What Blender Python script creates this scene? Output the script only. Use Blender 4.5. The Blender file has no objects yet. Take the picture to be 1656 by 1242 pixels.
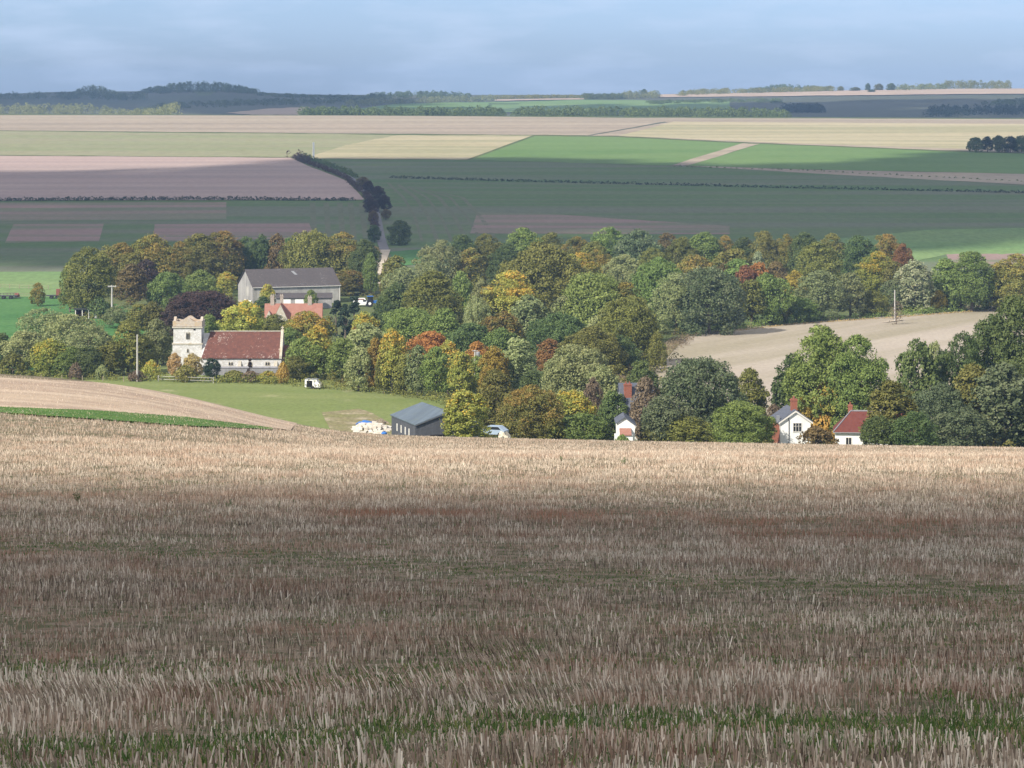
import bpy, math, random
import numpy as np
from mathutils import Vector, Matrix
from mathutils.geometry import delaunay_2d_cdt

sc = bpy.context.scene
COL = sc.collection
R = math.radians

# ------------------------------------------------------------------ camera, sky, sun, exposure
F = 4696.0            # focal length in photo pixels (photo is 1656 x 1242)
CU, HV = 828.0, 160.0   # optical axis column, row of the true horizon
cam_d = bpy.data.cameras.new("camera")
cam = bpy.data.objects.new("camera", cam_d)
COL.objects.link(cam)
cam_d.sensor_width = 36.0
cam_d.lens = 36.0 * F / 1656.0
cam_d.shift_y = -(621.0 - HV) / 1656.0
cam_d.clip_start = 0.5
cam_d.clip_end = 30000.0
cam.location = (0, 0, 0)
cam.rotation_euler = (R(90), 0, 0)
sc.camera = cam

SUN_EL = R(36)
SUN_H = Vector((-0.70, -0.71, 0)).normalized()
SUN = Vector((SUN_H.x * math.cos(SUN_EL), SUN_H.y * math.cos(SUN_EL), math.sin(SUN_EL)))

world = bpy.data.worlds.new("World")
sc.world = world
world.use_nodes = True
wn, wl = world.node_tree.nodes, world.node_tree.links
wn.clear()
w_out = wn.new("ShaderNodeOutputWorld")
w_bg = wn.new("ShaderNodeBackground")
sky = wn.new("ShaderNodeTexSky")
sky.sky_type = 'NISHITA'
sky.sun_disc = False
sky.sun_elevation = SUN_EL
sky.sun_rotation = math.atan2(SUN_H.x, SUN_H.y)
sky.altitude = 150
sky.air_density = 1.0
sky.dust_density = 0.6
sky.ozone_density = 2.2
w_bg.inputs[1].default_value = 0.125
# fair weather: clear blue low down, broken white cloud higher up, a faint veil everywhere
def _wn(t, **kw):
    n = wn.new("ShaderNode" + t)
    for k, v in kw.items():
        if k in n.inputs: n.inputs[k].default_value = v
        else: setattr(n, k, v)
    return n
def _wramp(fac, stops):
    r = wn.new("ShaderNodeValToRGB"); e = r.color_ramp.elements
    while len(e) < len(stops): e.new(0.5)
    for i, (p, c) in enumerate(stops):
        e[i].position = p; e[i].color = (*c, 1) if isinstance(c, tuple) else (c, c, c, 1)
    wl.new(fac, r.inputs[0]); return r.outputs[0]
def _wmix(fac, a, b, blend='MIX'):
    m = wn.new("ShaderNodeMix"); m.data_type = 'RGBA'; m.blend_type = blend
    for sock, val in ((m.inputs[0], fac), (m.inputs[6], a), (m.inputs[7], b)):
        if hasattr(val, 'is_linked'): wl.new(val, sock)
        elif isinstance(val, tuple): sock.default_value = (*val, 1)
        else: sock.default_value = val
    return m.outputs[2]
w_tc = _wn("TexCoord"); w_sep = _wn("SeparateXYZ"); wl.new(w_tc.outputs['Generated'], w_sep.inputs[0])
def _wnoise(scale, vs, detail=6):
    mp = _wn("Mapping"); mp.inputs['Scale'].default_value = vs; wl.new(w_tc.outputs['Generated'], mp.inputs[0])
    n = _wn("TexNoise", Scale=scale, Detail=detail, Roughness=0.55); wl.new(mp.outputs[0], n.inputs['Vector']); return n.outputs[0]
SKY_TINT = (0.46, 0.595, 1.0)
c_sky = _wmix(_wramp(w_sep.outputs[2], [(0.02, 1.0), (0.25, 0.0)]), sky.outputs[0], _wmix(1.0, sky.outputs[0], SKY_TINT, 'MULTIPLY'))
veil = _wramp(_wnoise(1.6, (15, 15, 75), 7), [(0.46, 0.0), (0.72, 0.45)])
c_sky = _wmix(veil, c_sky, (4.2, 4.95, 6.3))
hi_mask = _wmix(1.0, _wramp(w_sep.outputs[2], [(0.10, 0.0), (0.35, 1.0)]), _wramp(_wnoise(2.2, (1.4, 1.4, 2.6)), [(0.36, 0.0), (0.56, 0.85)]), 'MULTIPLY')
c_sky = _wmix(hi_mask, c_sky, (7.2, 6.7, 6.2))
wl.new(c_sky, w_bg.inputs[0])
wl.new(w_bg.outputs[0], w_out.inputs[0])

sun_d = bpy.data.lights.new("sun", 'SUN')
sun = bpy.data.objects.new("sun", sun_d)
COL.objects.link(sun)
sun_d.energy = 5.0
sun_d.angle = R(0.53)
sun_d.color = (1.0, 0.93, 0.82)
sun.rotation_euler = (-SUN).to_track_quat('-Z', 'Y').to_euler()
sun.location = SUN * 500

sc.view_settings.view_transform = 'Standard'
sc.view_settings.look = 'None'
sc.view_settings.exposure = 0.42
sc.view_settings.gamma = 1.0
sc.view_settings.use_curve_mapping = False
sc.cycles.use_denoising = True
sc.cycles.max_bounces = 5
sc.cycles.volume_bounces = 0
sc.cycles.transparent_max_bounces = 8

random.seed(11)
RNG = np.random.default_rng(11)

# ------------------------------------------------------------------ terrain
def interp_smooth(x, xs, ys):
    """monotone cubic (Fritsch-Carlson) interpolation, linear beyond the ends"""
    xs = np.asarray(xs, float); ys = np.asarray(ys, float); x = np.asarray(x, float)
    h = np.diff(xs); d = np.diff(ys) / h
    m = np.empty_like(ys); m[0] = d[0]; m[-1] = d[-1]
    for i in range(1, len(xs) - 1):
        m[i] = 0 if d[i-1] * d[i] <= 0 else 3 * (h[i-1] + h[i]) / ((2*h[i] + h[i-1]) / d[i-1] + (h[i] + 2*h[i-1]) / d[i])
    k = np.clip(np.searchsorted(xs, x) - 1, 0, len(h) - 1)
    t = (x - xs[k]) / h[k]
    tc = np.clip(t, 0, 1)
    t2, t3 = tc*tc, tc*tc*tc
    y = (2*t3 - 3*t2 + 1)*ys[k] + (t3 - 2*t2 + tc)*h[k]*m[k] + (-2*t3 + 3*t2)*ys[k+1] + (t3 - t2)*h[k]*m[k+1]
    y = y + np.where(t > 1, (t-1)*h[k]*m[-1], 0) + np.where(t < 0, t*h[k]*m[0], 0)
    return y

def vnoise(x, y, seed=0):
    """value noise in [0, 1]"""
    xi, yi = np.floor(x).astype(np.int64), np.floor(y).astype(np.int64)
    xf, yf = x - xi, y - yi
    def h(a, b):
        n = (a*374761393 + b*668265263 + seed*1274126177) & 0xffffffff
        n = ((n ^ (n >> 13)) * 1274126177) & 0xffffffff
        return ((n ^ (n >> 16)) & 0xffff) / 65535.0
    sx, sy = xf*xf*(3-2*xf), yf*yf*(3-2*yf)
    return (h(xi, yi)*(1-sx) + h(xi+1, yi)*sx)*(1-sy) + (h(xi, yi+1)*(1-sx) + h(xi+1, yi+1)*sx)*sy

zrow = lambda Y, v: -(v - HV) / F * Y
HR_Y = [-400, -30, 0, 12, 24, 45, 70, 105, 140, 160, 200, 300, 420, 600, 2000]
HR_Z = [30, 2.0, -1.7, -3.4, zrow(24, 1242), zrow(45, 1040), zrow(70, 905), zrow(105, 797), zrow(140, 747), zrow(165, 729), -26.0, -39.2, -54.5, -75, -260]
HL_Y = [-400, -30, 0, 12, 24, 45, 70, 105, 150, 200, 260, 320, 345, 400, 500, 700, 2000]
HL_Z = [30, 2.0, -1.7, -3.4, zrow(24, 1242), zrow(45, 1040), zrow(70, 903), zrow(105, 800), zrow(150, 726), zrow(200, 671), zrow(260, 630), zrow(320, 605.5), -33.6, -41, -54.5, -82, -260]
FA_Y = [0, 500, 640, 780, 900, 960, 1050, 1150, 1300, 1500, 1800, 2150, 2250, 2400, 2600, 2900, 3300, 3700, 4200, 4500, 5000, 9000, 14000]
FA_Z = [-52.6, -52.8, -53.1, -53.0, -51.4, -50.0, -46.3, -41.2, -36.0, -30.3, -23.0, zrow(2150, 190), -13.2, -18, -19, -14.6, -8.5, -1.8, 5.6, 6.0, -4, -90, -160]
BROW_U = [-900, -300, 0, 100, 250, 400, 500, 600, 700, 1000, 1300, 1656, 2000, 2600]
BROW_V = [582, 596, 605, 611, 632, 667, 694, 703, 706, 713, 718.5, 724, 729, 737]
_yy = np.linspace(100, 460, 400)
_zl, _zr = interp_smooth(_yy, HL_Y, HL_Z), interp_smooth(_yy, HR_Y, HR_Z)
def _brow_s(vt):
    lo, hi = -1.0, 1.6
    for _ in range(40):
        s = (lo + hi) / 2
        vmin = np.min(HV - F * (s*_zl + (1-s)*_zr) / _yy)
        if vmin > vt: lo = s
        else: hi = s
    return s
S_U = np.arange(-900, 2601, 25.0)
S_V = interp_smooth(S_U, BROW_U, BROW_V)
S_S = np.array([_brow_s(v) for v in S_V])

S_S = np.convolve(np.pad(S_S, 4, mode='edge'), np.ones(9)/9, 'valid')

def sstep(a, b, x):
    t = np.clip((x - a) / (b - a), 0, 1)
    return t*t*(3 - 2*t)

def ground(X, Y):
    X = np.asarray(X, float); Y = np.asarray(Y, float)
    u = CU + F * X / np.maximum(Y, 60.0)
    s = np.interp(u, S_U, S_S)
    w = sstep(20, 110, Y)              # the slope at our feet is the same across the field
    s = s*w + 0.5*(1-w)
    hill = s*interp_smooth(Y, HL_Y, HL_Z) + (1-s)*interp_smooth(Y, HR_Y, HR_Z)
    hill = np.where(Y > 750, -200.0, hill)
    far = interp_smooth(Y, FA_Y, FA_Z)
    far = far - 3.6*(u - CU)/CU/F*Y * sstep(1400, 1900, Y)*(1 - sstep(2300, 2700, Y))
    g = lambda uc, su, yc, sy: np.exp(-((u-uc)/su)**2 - ((Y-yc)/sy)**2)
    far = far + 8.0*g(330, 105, 4100, 420) + 5.0*g(130, 110, 4150, 350)
    far = far + 9.5*sstep(1000, 1560, u)*np.exp(-((Y-3900)/650)**2)
    far = far + 1.2*np.sin(X/310.0 + 1.3)*np.sin(Y/370.0)*sstep(1200, 1700, Y)*(1-sstep(1900, 2200, Y))
    far = far + 0.8*np.sin(X/61.0)*np.sin(Y/83.0+.7)*sstep(480, 560, Y)*(1-sstep(700, 900, Y))*0.5
    bank = 1.6*np.exp(-((u-806)/26)**2 - ((Y-412)/9)**2)      # the yard bank where the car stands
    k = 1.2                              # smooth maximum of the near hill and the land beyond
    d = np.clip((hill - far)/(2*k), -1, 1)
    return np.maximum(hill, far) + k*0.5*(1-np.abs(d))**2 + bank

def gz(X, Y): return float(ground(X, Y))
def px(u, Y): return (u - CU) / F * Y
def at(u, v, lo=430.0, hi=2230.0):
    """the first ground point in [lo, hi] metres seen along the photo's pixel (u, v)"""
    ys = np.geomspace(lo, hi, 700)
    vs = HV - F*ground(px(u, ys), ys)/ys
    k = np.nonzero(vs <= v)[0]
    if len(k) == 0: i = int(np.argmin(vs)); return ys[i]
    i = k[0]
    if i == 0: return ys[0]
    t = (vs[i-1] - v) / max(1e-9, vs[i-1] - vs[i])
    return float(ys[i-1] + t*(ys[i] - ys[i-1]))

# ------------------------------------------------------------------ materials
def new_mat(name):
    m = bpy.data.materials.new(name); m.use_nodes = True
    nt = m.node_tree; nt.nodes.clear()
    out = nt.nodes.new("ShaderNodeOutputMaterial")
    return m, nt.nodes, nt.links, out
def c4(c): return (c[0], c[1], c[2], 1.0)
def N(ns, t, **kw):
    n = ns.new("ShaderNode" + t)
    for k, v in kw.items():
        if k in n.inputs: n.inputs[k].default_value = v
        else: setattr(n, k, v)
    return n
def mixc(ns, ls, fac, a, b, blend='MIX'):
    m = ns.new("ShaderNodeMix"); m.data_type = 'RGBA'; m.blend_type = blend
    for sock, val in ((m.inputs[0], fac), (m.inputs[6], a), (m.inputs[7], b)):
        if hasattr(val, 'is_linked'): ls.new(val, sock)
        elif isinstance(val, (tuple, list)): sock.default_value = c4(val)
        else: sock.default_value = val
    return m.outputs[2]
def ramp(ns, ls, fac, stops):
    r = ns.new("ShaderNodeValToRGB")
    e = r.color_ramp.elements
    while len(e) < len(stops): e.new(0.5)
    for i, (p, c) in enumerate(stops):
        e[i].position = p; e[i].color = c4(c) if isinstance(c, (tuple, list)) else (c, c, c, 1)
    ls.new(fac, r.inputs[0]); return r.outputs[0]
def noise(ns, ls, vec, scale, detail=4, rough=0.55, vscale=None, rot=0.0):
    if vscale or rot:
        if rot:
            mr = ns.new("ShaderNodeMapping"); mr.inputs['Rotation'].default_value = (0, 0, rot)
            ls.new(vec, mr.inputs[0]); vec = mr.outputs[0]
        mp = ns.new("ShaderNodeMapping"); mp.inputs['Scale'].default_value = vscale or (1, 1, 1)
        ls.new(vec, mp.inputs[0]); vec = mp.outputs[0]
    n = N(ns, "TexNoise", Scale=scale, Detail=detail, Roughness=rough)
    ls.new(vec, n.inputs['Vector']); return n.outputs[0]
def bsdf(ns, ls, out, col, rough=0.85, spec=0.2, metal=0.0, bump=None):
    b = N(ns, "BsdfPrincipled", Roughness=rough, Metallic=metal)
    b.inputs['Specular IOR Level'].default_value = spec
    if hasattr(col, 'is_linked'): ls.new(col, b.inputs['Base Color'])
    else: b.inputs['Base Color'].default_value = c4(col)
    if bump is not None: ls.new(bump, b.inputs['Normal'])
    ls.new(b.outputs[0], out.inputs[0]); return b
def simple(name, col, rough=0.7, var=0.15, scale=3.0, spec=0.3, metal=0.0, dirt=None, ribs=None):
    return _simple(name, col, rough, var, scale, spec, metal, dirt, ribs)
def _simple(name, col, rough=0.7, var=0.15, scale=3.0, spec=0.3, metal=0.0, dirt=None, ribs=None):
    m, ns, ls, out = new_mat(name)
    tc = ns.new("ShaderNodeTexCoord")
    n = noise(ns, ls, tc.outputs['Object'], scale, 5, 0.6)
    a = tuple(x*(1-var) for x in col); b = tuple(min(1, x*(1+var)) for x in col)
    c = ramp(ns, ls, n, [(0.3, a), (0.7, b)])
    if dirt:
        n2 = noise(ns, ls, tc.outputs['Object'], scale*0.45, 6, 0.7)
        c = mixc(ns, ls, ramp(ns, ls, n2, [(0.5, 0.0), (0.68, 0.8)]), c, dirt)
    if ribs:                                  # sheet joints and boards, in metres along the wall
        sp = ns.new("ShaderNodeSeparateXYZ"); ls.new(tc.outputs['Object'], sp.inputs[0])
        ad = N(ns, "Math", operation='ADD'); ls.new(sp.outputs[0], ad.inputs[0]); ls.new(sp.outputs[1], ad.inputs[1])
        dv = N(ns, "Math", operation='DIVIDE'); dv.inputs[1].default_value = ribs; ls.new(ad.outputs[0], dv.inputs[0])
        wn_ = N(ns, "TexWhiteNoise"); wn_.noise_dimensions = '1D'; fl = N(ns, "Math", operation='FLOOR'); ls.new(dv.outputs[0], fl.inputs[0]); ls.new(fl.outputs[0], wn_.inputs['W'])
        fr = N(ns, "Math", operation='FRACT'); ls.new(dv.outputs[0], fr.inputs[0])
        c = mixc(ns, ls, 1.0, c, ramp(ns, ls, wn_.outputs[0], [(0.0, 0.86), (1.0, 1.1)]), 'MULTIPLY')
        c = mixc(ns, ls, 1.0, c, ramp(ns, ls, fr.outputs[0], [(0.0, 0.72), (0.12, 1.0)]), 'MULTIPLY')
    bsdf(ns, ls, out, c, rough, spec, metal)
    return m
def field_mat(name, a, b, scale=0.02, stretch=(1, 1, 1), rot=0.0, fine=0.6, fine_amt=0.22, streak=None, streak_col=None, streak_amt=0.4, spots=None):
    """a field: slow patches between two colours, fine crop texture and drill or mowing lines, all in world metres"""
    m, ns, ls, out = new_mat(name)
    pos = ns.new("ShaderNodeNewGeometry").outputs['Position']
    n1 = noise(ns, ls, pos, scale, 6, 0.6, stretch, rot)
    c = ramp(ns, ls, n1, [(0.32, a), (0.68, b)])
    if streak:
        n3 = noise(ns, ls, pos, 1.0, 3, 0.5, streak, rot)
        f = ramp(ns, ls, n3, [(0.40, 0.0), (0.60, min(1.0, streak_amt*1.5))])
        c = mixc(ns, ls, f, c, streak_col)
    if spots:
        n4 = noise(ns, ls, pos, spots[0], 5, 0.65)
        c = mixc(ns, ls, ramp(ns, ls, n4, [(spots[2], 0.0), (spots[2]+0.08, spots[3])]), c, spots[1])
    n2 = noise(ns, ls, pos, fine, 3, 0.7, (1.0, 0.35, 1.0))
    g = ramp(ns, ls, n2, [(0.25, 1-fine_amt), (0.75, 1+fine_amt)])
    c = mixc(ns, ls, 1.0, c, g, 'MULTIPLY')
    bsdf(ns, ls, out, c, 0.95, 0.05)
    return m

# ------------------------------------------------------------------ objects
def tag(o, label=None, cat=None, group=None, kind=None):
    if label: o["label"] = label
    if cat: o["category"] = cat
    if group: o["group"] = group
    if kind: o["kind"] = kind
    return o
def mesh_from(name, verts, faces, mats, mat_ids=None, smooth=False):
    me = bpy.data.meshes.new(name)
    me.from_pydata([tuple(v) for v in verts], [], faces)
    for m in (mats if isinstance(mats, (list, tuple)) else [mats]): me.materials.append(m)
    if mat_ids is not None: me.polygons.foreach_set("material_index", np.array(mat_ids, np.int32))
    if smooth: me.polygons.foreach_set("use_smooth", np.ones(len(me.polygons), bool))
    me.update(); return me
def link(name, me, parent=None, loc=None, rz=None):
    o = bpy.data.objects.new(name, me); COL.objects.link(o)
    if parent is not None: o.parent = parent
    if loc is not None: o.location = loc
    if rz is not None: o.rotation_euler = (0, 0, rz)
    return o
def empty(name, loc, rz=0.0):
    o = bpy.data.objects.new(name, None); COL.objects.link(o)
    o.empty_display_size = 0.5
    o.location = loc; o.rotation_euler = (0, 0, rz); return o
class MB:
    """collects boxes, prisms, tubes and free faces into one mesh"""
    def __init__(s): s.v = []; s.f = []; s.m = []
    def add(s, vs, fs, mi=0):
        b = len(s.v); s.v += [tuple(p) for p in vs]; s.f += [tuple(b+i for i in q) for q in fs]; s.m += [mi]*len(fs); return s
    def box(s, x0, x1, y0, y1, z0, z1, mi=0):
        return s.add([(x0,y0,z0),(x1,y0,z0),(x1,y1,z0),(x0,y1,z0),(x0,y0,z1),(x1,y0,z1),(x1,y1,z1),(x0,y1,z1)],
                     [(0,3,2,1),(4,5,6,7),(0,1,5,4),(1,2,6,5),(2,3,7,6),(3,0,4,7)], mi)
    def prism(s, poly, axis, a, b, mi=0):
        """extrude a closed 2D polygon along an axis from a to b"""
        mk = {'x': lambda p, t: (t, p[0], p[1]), 'y': lambda p, t: (p[0], t, p[1]), 'z': lambda p, t: (p[0], p[1], t)}[axis]
        n = len(poly)
        return s.add([mk(p, a) for p in poly] + [mk(p, b) for p in poly],
                     [tuple(range(n))[::-1], tuple(range(n, 2*n))] + [(i, (i+1) % n, n+(i+1) % n, n+i) for i in range(n)], mi)
    def tube(s, p, q, r0, r1, n=8, mi=0):
        p, q = Vector(p), Vector(q); d = (q-p).normalized()
        a = d.orthogonal().normalized(); b = d.cross(a)
        vs = [p + (a*math.cos(2*math.pi*i/n) + b*math.sin(2*math.pi*i/n))*r0 for i in range(n)]
        vs += [q + (a*math.cos(2*math.pi*i/n) + b*math.sin(2*math.pi*i/n))*r1 for i in range(n)]
        return s.add(vs, [tuple(range(n))[::-1], tuple(range(n, 2*n))] + [(i, (i+1) % n, n+(i+1) % n, n+i) for i in range(n)], mi)
    def build(s, name, mat, parent=None, loc=None, rz=None, fix=True):
        me = mesh_from(name, s.v, s.f, mat, s.m)
        if fix:
            import bmesh
            bm = bmesh.new(); bm.from_mesh(me); bmesh.ops.recalc_face_normals(bm, faces=bm.faces); bm.to_mesh(me); bm.free()
        return link(name, me, parent, loc, rz)

def fast_mesh(name, verts, nper, mats, attrs=None):
    """verts: (n, nper, 3) array of separate polygons"""
    n = verts.shape[0]
    me = bpy.data.meshes.new(name)
    me.vertices.add(n*nper); me.vertices.foreach_set("co", verts.reshape(-1).astype(np.float32))
    me.loops.add(n*nper); me.loops.foreach_set("vertex_index", np.arange(n*nper, dtype=np.int32))
    me.polygons.add(n); me.polygons.foreach_set("loop_start", np.arange(0, n*nper, nper, dtype=np.int32))
    for m in (mats if isinstance(mats, (list, tuple)) else [mats]): me.materials.append(m)
    for k, a in (attrs or {}).items():
        at_ = me.attributes.new(k, 'FLOAT', 'POINT')
        at_.data.foreach_set("value", np.repeat(a, nper).astype(np.float32))
    me.update(calc_edges=True); return me

# ------------------------------------------------------------------ the ground sheet and the fields draped on it
M_ground = field_mat("ground_grass", (0.075, 0.115, 0.04), (0.12, 0.13, 0.055), 0.03, fine=0.9)
def build_ground():
    ua = np.concatenate([np.linspace(-3600, -1300, 20)[:-1], np.linspace(-1300, 2960, 240), np.linspace(2960, 5260, 20)[1:]])
    ys = np.concatenate([np.linspace(-160, 8, 24)[:-1], np.geomspace(8, 700, 170)[:-1], np.geomspace(700, 6200, 150)])
    U, Y = np.meshgrid(ua, ys)
    X = (U - CU)/F*np.maximum(Y, 60.0)
    Z = ground(X, Y)
    ny, nx = U.shape
    V = np.stack([X, Y, Z], -1).reshape(-1, 3)
    i = (np.arange(ny-1)[:, None]*nx + np.arange(nx-1)[None]).reshape(-1)
    faces = np.stack([i, i+1, i+1+nx, i+nx], -1)
    me = bpy.data.meshes.new("ground")
    me.vertices.add(len(V)); me.vertices.foreach_set("co", V.reshape(-1).astype(np.float32))
    me.loops.add(faces.size); me.loops.foreach_set("vertex_index", faces.reshape(-1).astype(np.int32))
    me.polygons.add(len(faces)); me.polygons.foreach_set("loop_start", np.arange(0, faces.size, 4, dtype=np.int32))
    me.polygons.foreach_set("use_smooth", np.ones(len(faces), bool))
    me.materials.append(M_ground); me.update(calc_edges=True)
    return tag(link("ground", me), "rolling chalk downland under all the fields", None, None, "structure")
build_ground()

def patch(name, pts, mat, lift, lo=430.0, hi=2230.0, label=None, ystep=0.012, ustep=45.0, edge=14, world_pts=False):
    """a field sheet: the outline's corners are land points, the inside follows the ground. pts are (column, row) sightings or, with world_pts, (column, distance)"""
    out = []
    for a, b in zip(pts, pts[1:] + pts[:1]):
        for k in range(edge):
            t = k/edge
            u, v = a[0] + (b[0]-a[0])*t, a[1] + (b[1]-a[1])*t
            if not world_pts and k: v += 0.9*(float(vnoise(np.array(u*0.031 + v*.13), np.array(len(out)*.37), 5)) - .5)
            out.append((u, math.log(v if world_pts else at(u, v, lo, hi))))
    us = [p[0] for p in out]; ls_ = [p[1] for p in out]
    co = [Vector((u*0.001, l)) for u, l in out]
    for u in np.arange(min(us), max(us), ustep):
        for l in np.arange(min(ls_), max(ls_), ystep):
            co.append(Vector((float(u)*0.001, float(l)+1e-5)))
    n = len(out)
    r = delaunay_2d_cdt(co, [], [list(range(n))], 1, 1e-6)
    vs = []
    uu = np.array([v[0]*1000 for v in r[0]]); yy = np.exp(np.array([v[1] for v in r[0]]))
    xx = (uu-CU)/F*(np.maximum(yy, 60.0) if world_pts else yy)
    zz = ground(xx, yy) + lift
    me = mesh_from(name, np.stack([xx, yy, zz], -1), [tuple(f) for f in r[2]], mat, smooth=True)
    import bmesh
    bm = bmesh.new(); bm.from_mesh(me); bmesh.ops.recalc_face_normals(bm, faces=bm.faces)
    if sum(f.normal.z*f.calc_area() for f in bm.faces) < 0: bmesh.ops.reverse_faces(bm, faces=bm.faces)
    bm.to_mesh(me); bm.free()
    return tag(link(name, me), label, None, None, "structure")

M_stub = field_mat("stubble_ground", (0.20, 0.155, 0.11), (0.285, 0.225, 0.165), 0.05, (0.25, 1.2, 1), 0.05, 5.0, 0.30, (0.012, 0.28, 1), (0.20, 0.15, 0.10), 0.45, spots=(1.3, (0.075, 0.085, 0.035), 0.46, 0.75))
M_stub2 = field_mat("far_stubble", (0.43, 0.335, 0.245), (0.51, 0.41, 0.31), 0.03, (0.25, 1.2, 1), -0.02, 1.6, 0.14, (0.006, 0.11, 1), (0.33, 0.25, 0.19), 0.6)
M_strip = field_mat("lush_strip", (0.06, 0.13, 0.032), (0.105, 0.185, 0.05), 0.2, fine=3.0, fine_amt=0.35)
M_meadow = field_mat("meadow_grass", (0.160, 0.195, 0.068), (0.215, 0.240, 0.090), 0.03, (0.4, 1, 1), 0.2, 1.4, 0.18, (0.02, 0.09, 1), (0.15, 0.19, 0.06), 0.5, (0.09, (0.36, 0.33, 0.20), 0.62, 0.5))
M_scrub = field_mat("scrub_ground", (0.24, 0.20, 0.12), (0.19, 0.19, 0.08), 0.15, fine=1.5, fine_amt=0.3, spots=(0.25, (0.40, 0.34, 0.25), 0.55, 0.7))
M_paddock = field_mat("paddock_grass", (0.06, 0.15, 0.045), (0.09, 0.19, 0.06), 0.05, fine=1.0)
M_palegr = field_mat("pale_pasture", (0.13, 0.22, 0.08), (0.18, 0.25, 0.10), 0.02, (0.3, 1, 1), fine=0.5)
M_rfield = field_mat("fallow_field", (0.345, 0.295, 0.24), (0.415, 0.36, 0.295), 0.02, (0.3, 1.0, 1), -1.05, 1.2, 0.12, (0.004, 0.075, 1), (0.29, 0.255, 0.18), 0.6)
M_dark = field_mat("winter_crop", (0.085, 0.146, 0.050), (0.122, 0.168, 0.070), 0.006, (0.3, 1.5, 1), 0.0, 0.4, 0.12, (0.002, 0.03, 1), (0.15, 0.16, 0.11), 0.6)
M_plough = field_mat("ploughed_soil", (0.355, 0.265, 0.24), (0.41, 0.315, 0.28), 0.01, (0.3, 1.5, 1), 0.0, 0.5, 0.10, (0.002, 0.03, 1), (0.30, 0.24, 0.22), 0.5)
M_fallowp = field_mat("weedy_fallow", (0.25, 0.175, 0.155), (0.28, 0.20, 0.175), 0.02, (0.3, 1.5, 1), 0.0, 0.5, 0.10, (0.004, 0.05, 1), (0.165, 0.175, 0.11), 0.7)
M_stripe = field_mat("thin_crop", (0.125, 0.145, 0.085), (0.155, 0.16, 0.10), 0.03, fine=0.5, fine_amt=0.15)
M_olive = field_mat("thin_pasture", (0.215, 0.235, 0.12), (0.285, 0.28, 0.165), 0.006, (0.3, 1.2, 1), fine=0.2, fine_amt=0.12, streak=(0.003, 0.03, 1), streak_col=(0.27, 0.25, 0.16), streak_amt=0.5)
M_tan = field_mat("dry_grass", (0.38, 0.325, 0.20), (0.44, 0.385, 0.26), 0.004, (0.25, 1.5, 1), 0.15, 0.2, 0.10, (0.0015, 0.014, 1), (0.29, 0.275, 0.16), 0.6)
M_bright = field_mat("young_crop", (0.108, 0.185, 0.058), (0.140, 0.220, 0.075), 0.003, (0.3, 1.2, 1), fine=0.25, fine_amt=0.10, streak=(0.01, 0.0015, 1), streak_col=(0.15, 0.22, 0.08), streak_amt=0.4)
M_mauve = field_mat("set_aside", (0.33, 0.27, 0.21), (0.37, 0.315, 0.235), 0.004, (0.25, 1.5, 1), fine=0.2, fine_amt=0.12, streak=(0.001, 0.012, 1), streak_col=(0.27, 0.225, 0.17), streak_amt=0.5)
M_heath = field_mat("far_plain", (0.075, 0.09, 0.06), (0.11, 0.115, 0.085), 0.002, (0.3, 1.2, 1), fine=0.1, fine_amt=0.12)
M_road = field_mat("road_asphalt", (0.17, 0.165, 0.17), (0.21, 0.20, 0.20), 0.2, fine=2.0, fine_amt=0.1)
M_chalk = field_mat("chalk_track", (0.44, 0.37, 0.28), (0.52, 0.45, 0.35), 0.1, fine=2.0)
M_verge = field_mat("dry_verge", (0.30, 0.27, 0.13), (0.36, 0.30, 0.16), 0.3, fine=1.5, fine_amt=0.3)

L0, L1, L2, L3 = 0.06, 0.12, 0.20, 0.28
# the hill we stand on
patch("stubble_field", [(-1500, 6.0), (3150, 6.0), (3150, 300), (1000, 330), (560, 405), (250, 430), (-1500, 430)], M_stub, 0.05, label="stubble field falling away in front of the camera", ystep=0.014, ustep=12.5, world_pts=True)
patch("harvested_field", [(-700, 640), (-300, 652), (0, 663), (200, 672), (400, 690), (470, 697.5), (520, 640), (-700, 575)], M_stub2, 0.13, 120, 400, "pinkish harvested field beyond the green strip", 0.014, 12.5)
patch("grass_strip", [(-700, 636), (-300, 649), (0, 661), (160, 667), (300, 677), (440, 694), (440, 697), (300, 691), (160, 681), (0, 670), (-300, 658), (-700, 645)], M_strip, 0.15, 120, 330, "narrow strip of lush green grass across the stubble", 0.014, 12.5)
# valley floor
patch("meadow", [(-500, 560), (250, 575), (480, 585), (700, 560), (775, 520), (760, 445), (300, 400), (-500, 460)], M_meadow, L0, label="sloping green meadow below the church", ystep=0.02, world_pts=True)
patch("scrub_ground", [(520, 668), (580, 662), (600, 668), (640, 690), (640, 712), (540, 708)], M_scrub, L1, 405, 700, "rough scrubby ground beside the blue shed")
patch("fallow_field", [(1035, 597), (1075, 570), (1122, 540), (1280, 521), (1440, 510), (1600, 496), (1800, 482), (1900, 640), (1500, 680), (1100, 690)], M_rfield, L1, 405, 1000, "pale fallow field behind the right hand trees")
patch("dry_verge", [(1120, 537), (1280, 518), (1440, 507), (1600, 493), (1800, 479), (1800, 484), (1600, 498), (1440, 511), (1280, 522), (1122, 541)], M_verge, L2, 430, 1000, "dry grass verge along the far side of the fallow field")
patch("dry_slope", [(985, 585), (1050, 560), (1110, 545), (1060, 600), (1020, 640), (985, 640)], M_scrub, L2, 430, 1000, "scrubby dry slope left of the fallow field")
patch("paddock", [(-300, 480), (110, 481), (240, 500), (250, 590), (-300, 620)], M_paddock, L1, 500, 1000, "bright green paddock behind the left bushes")
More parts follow.
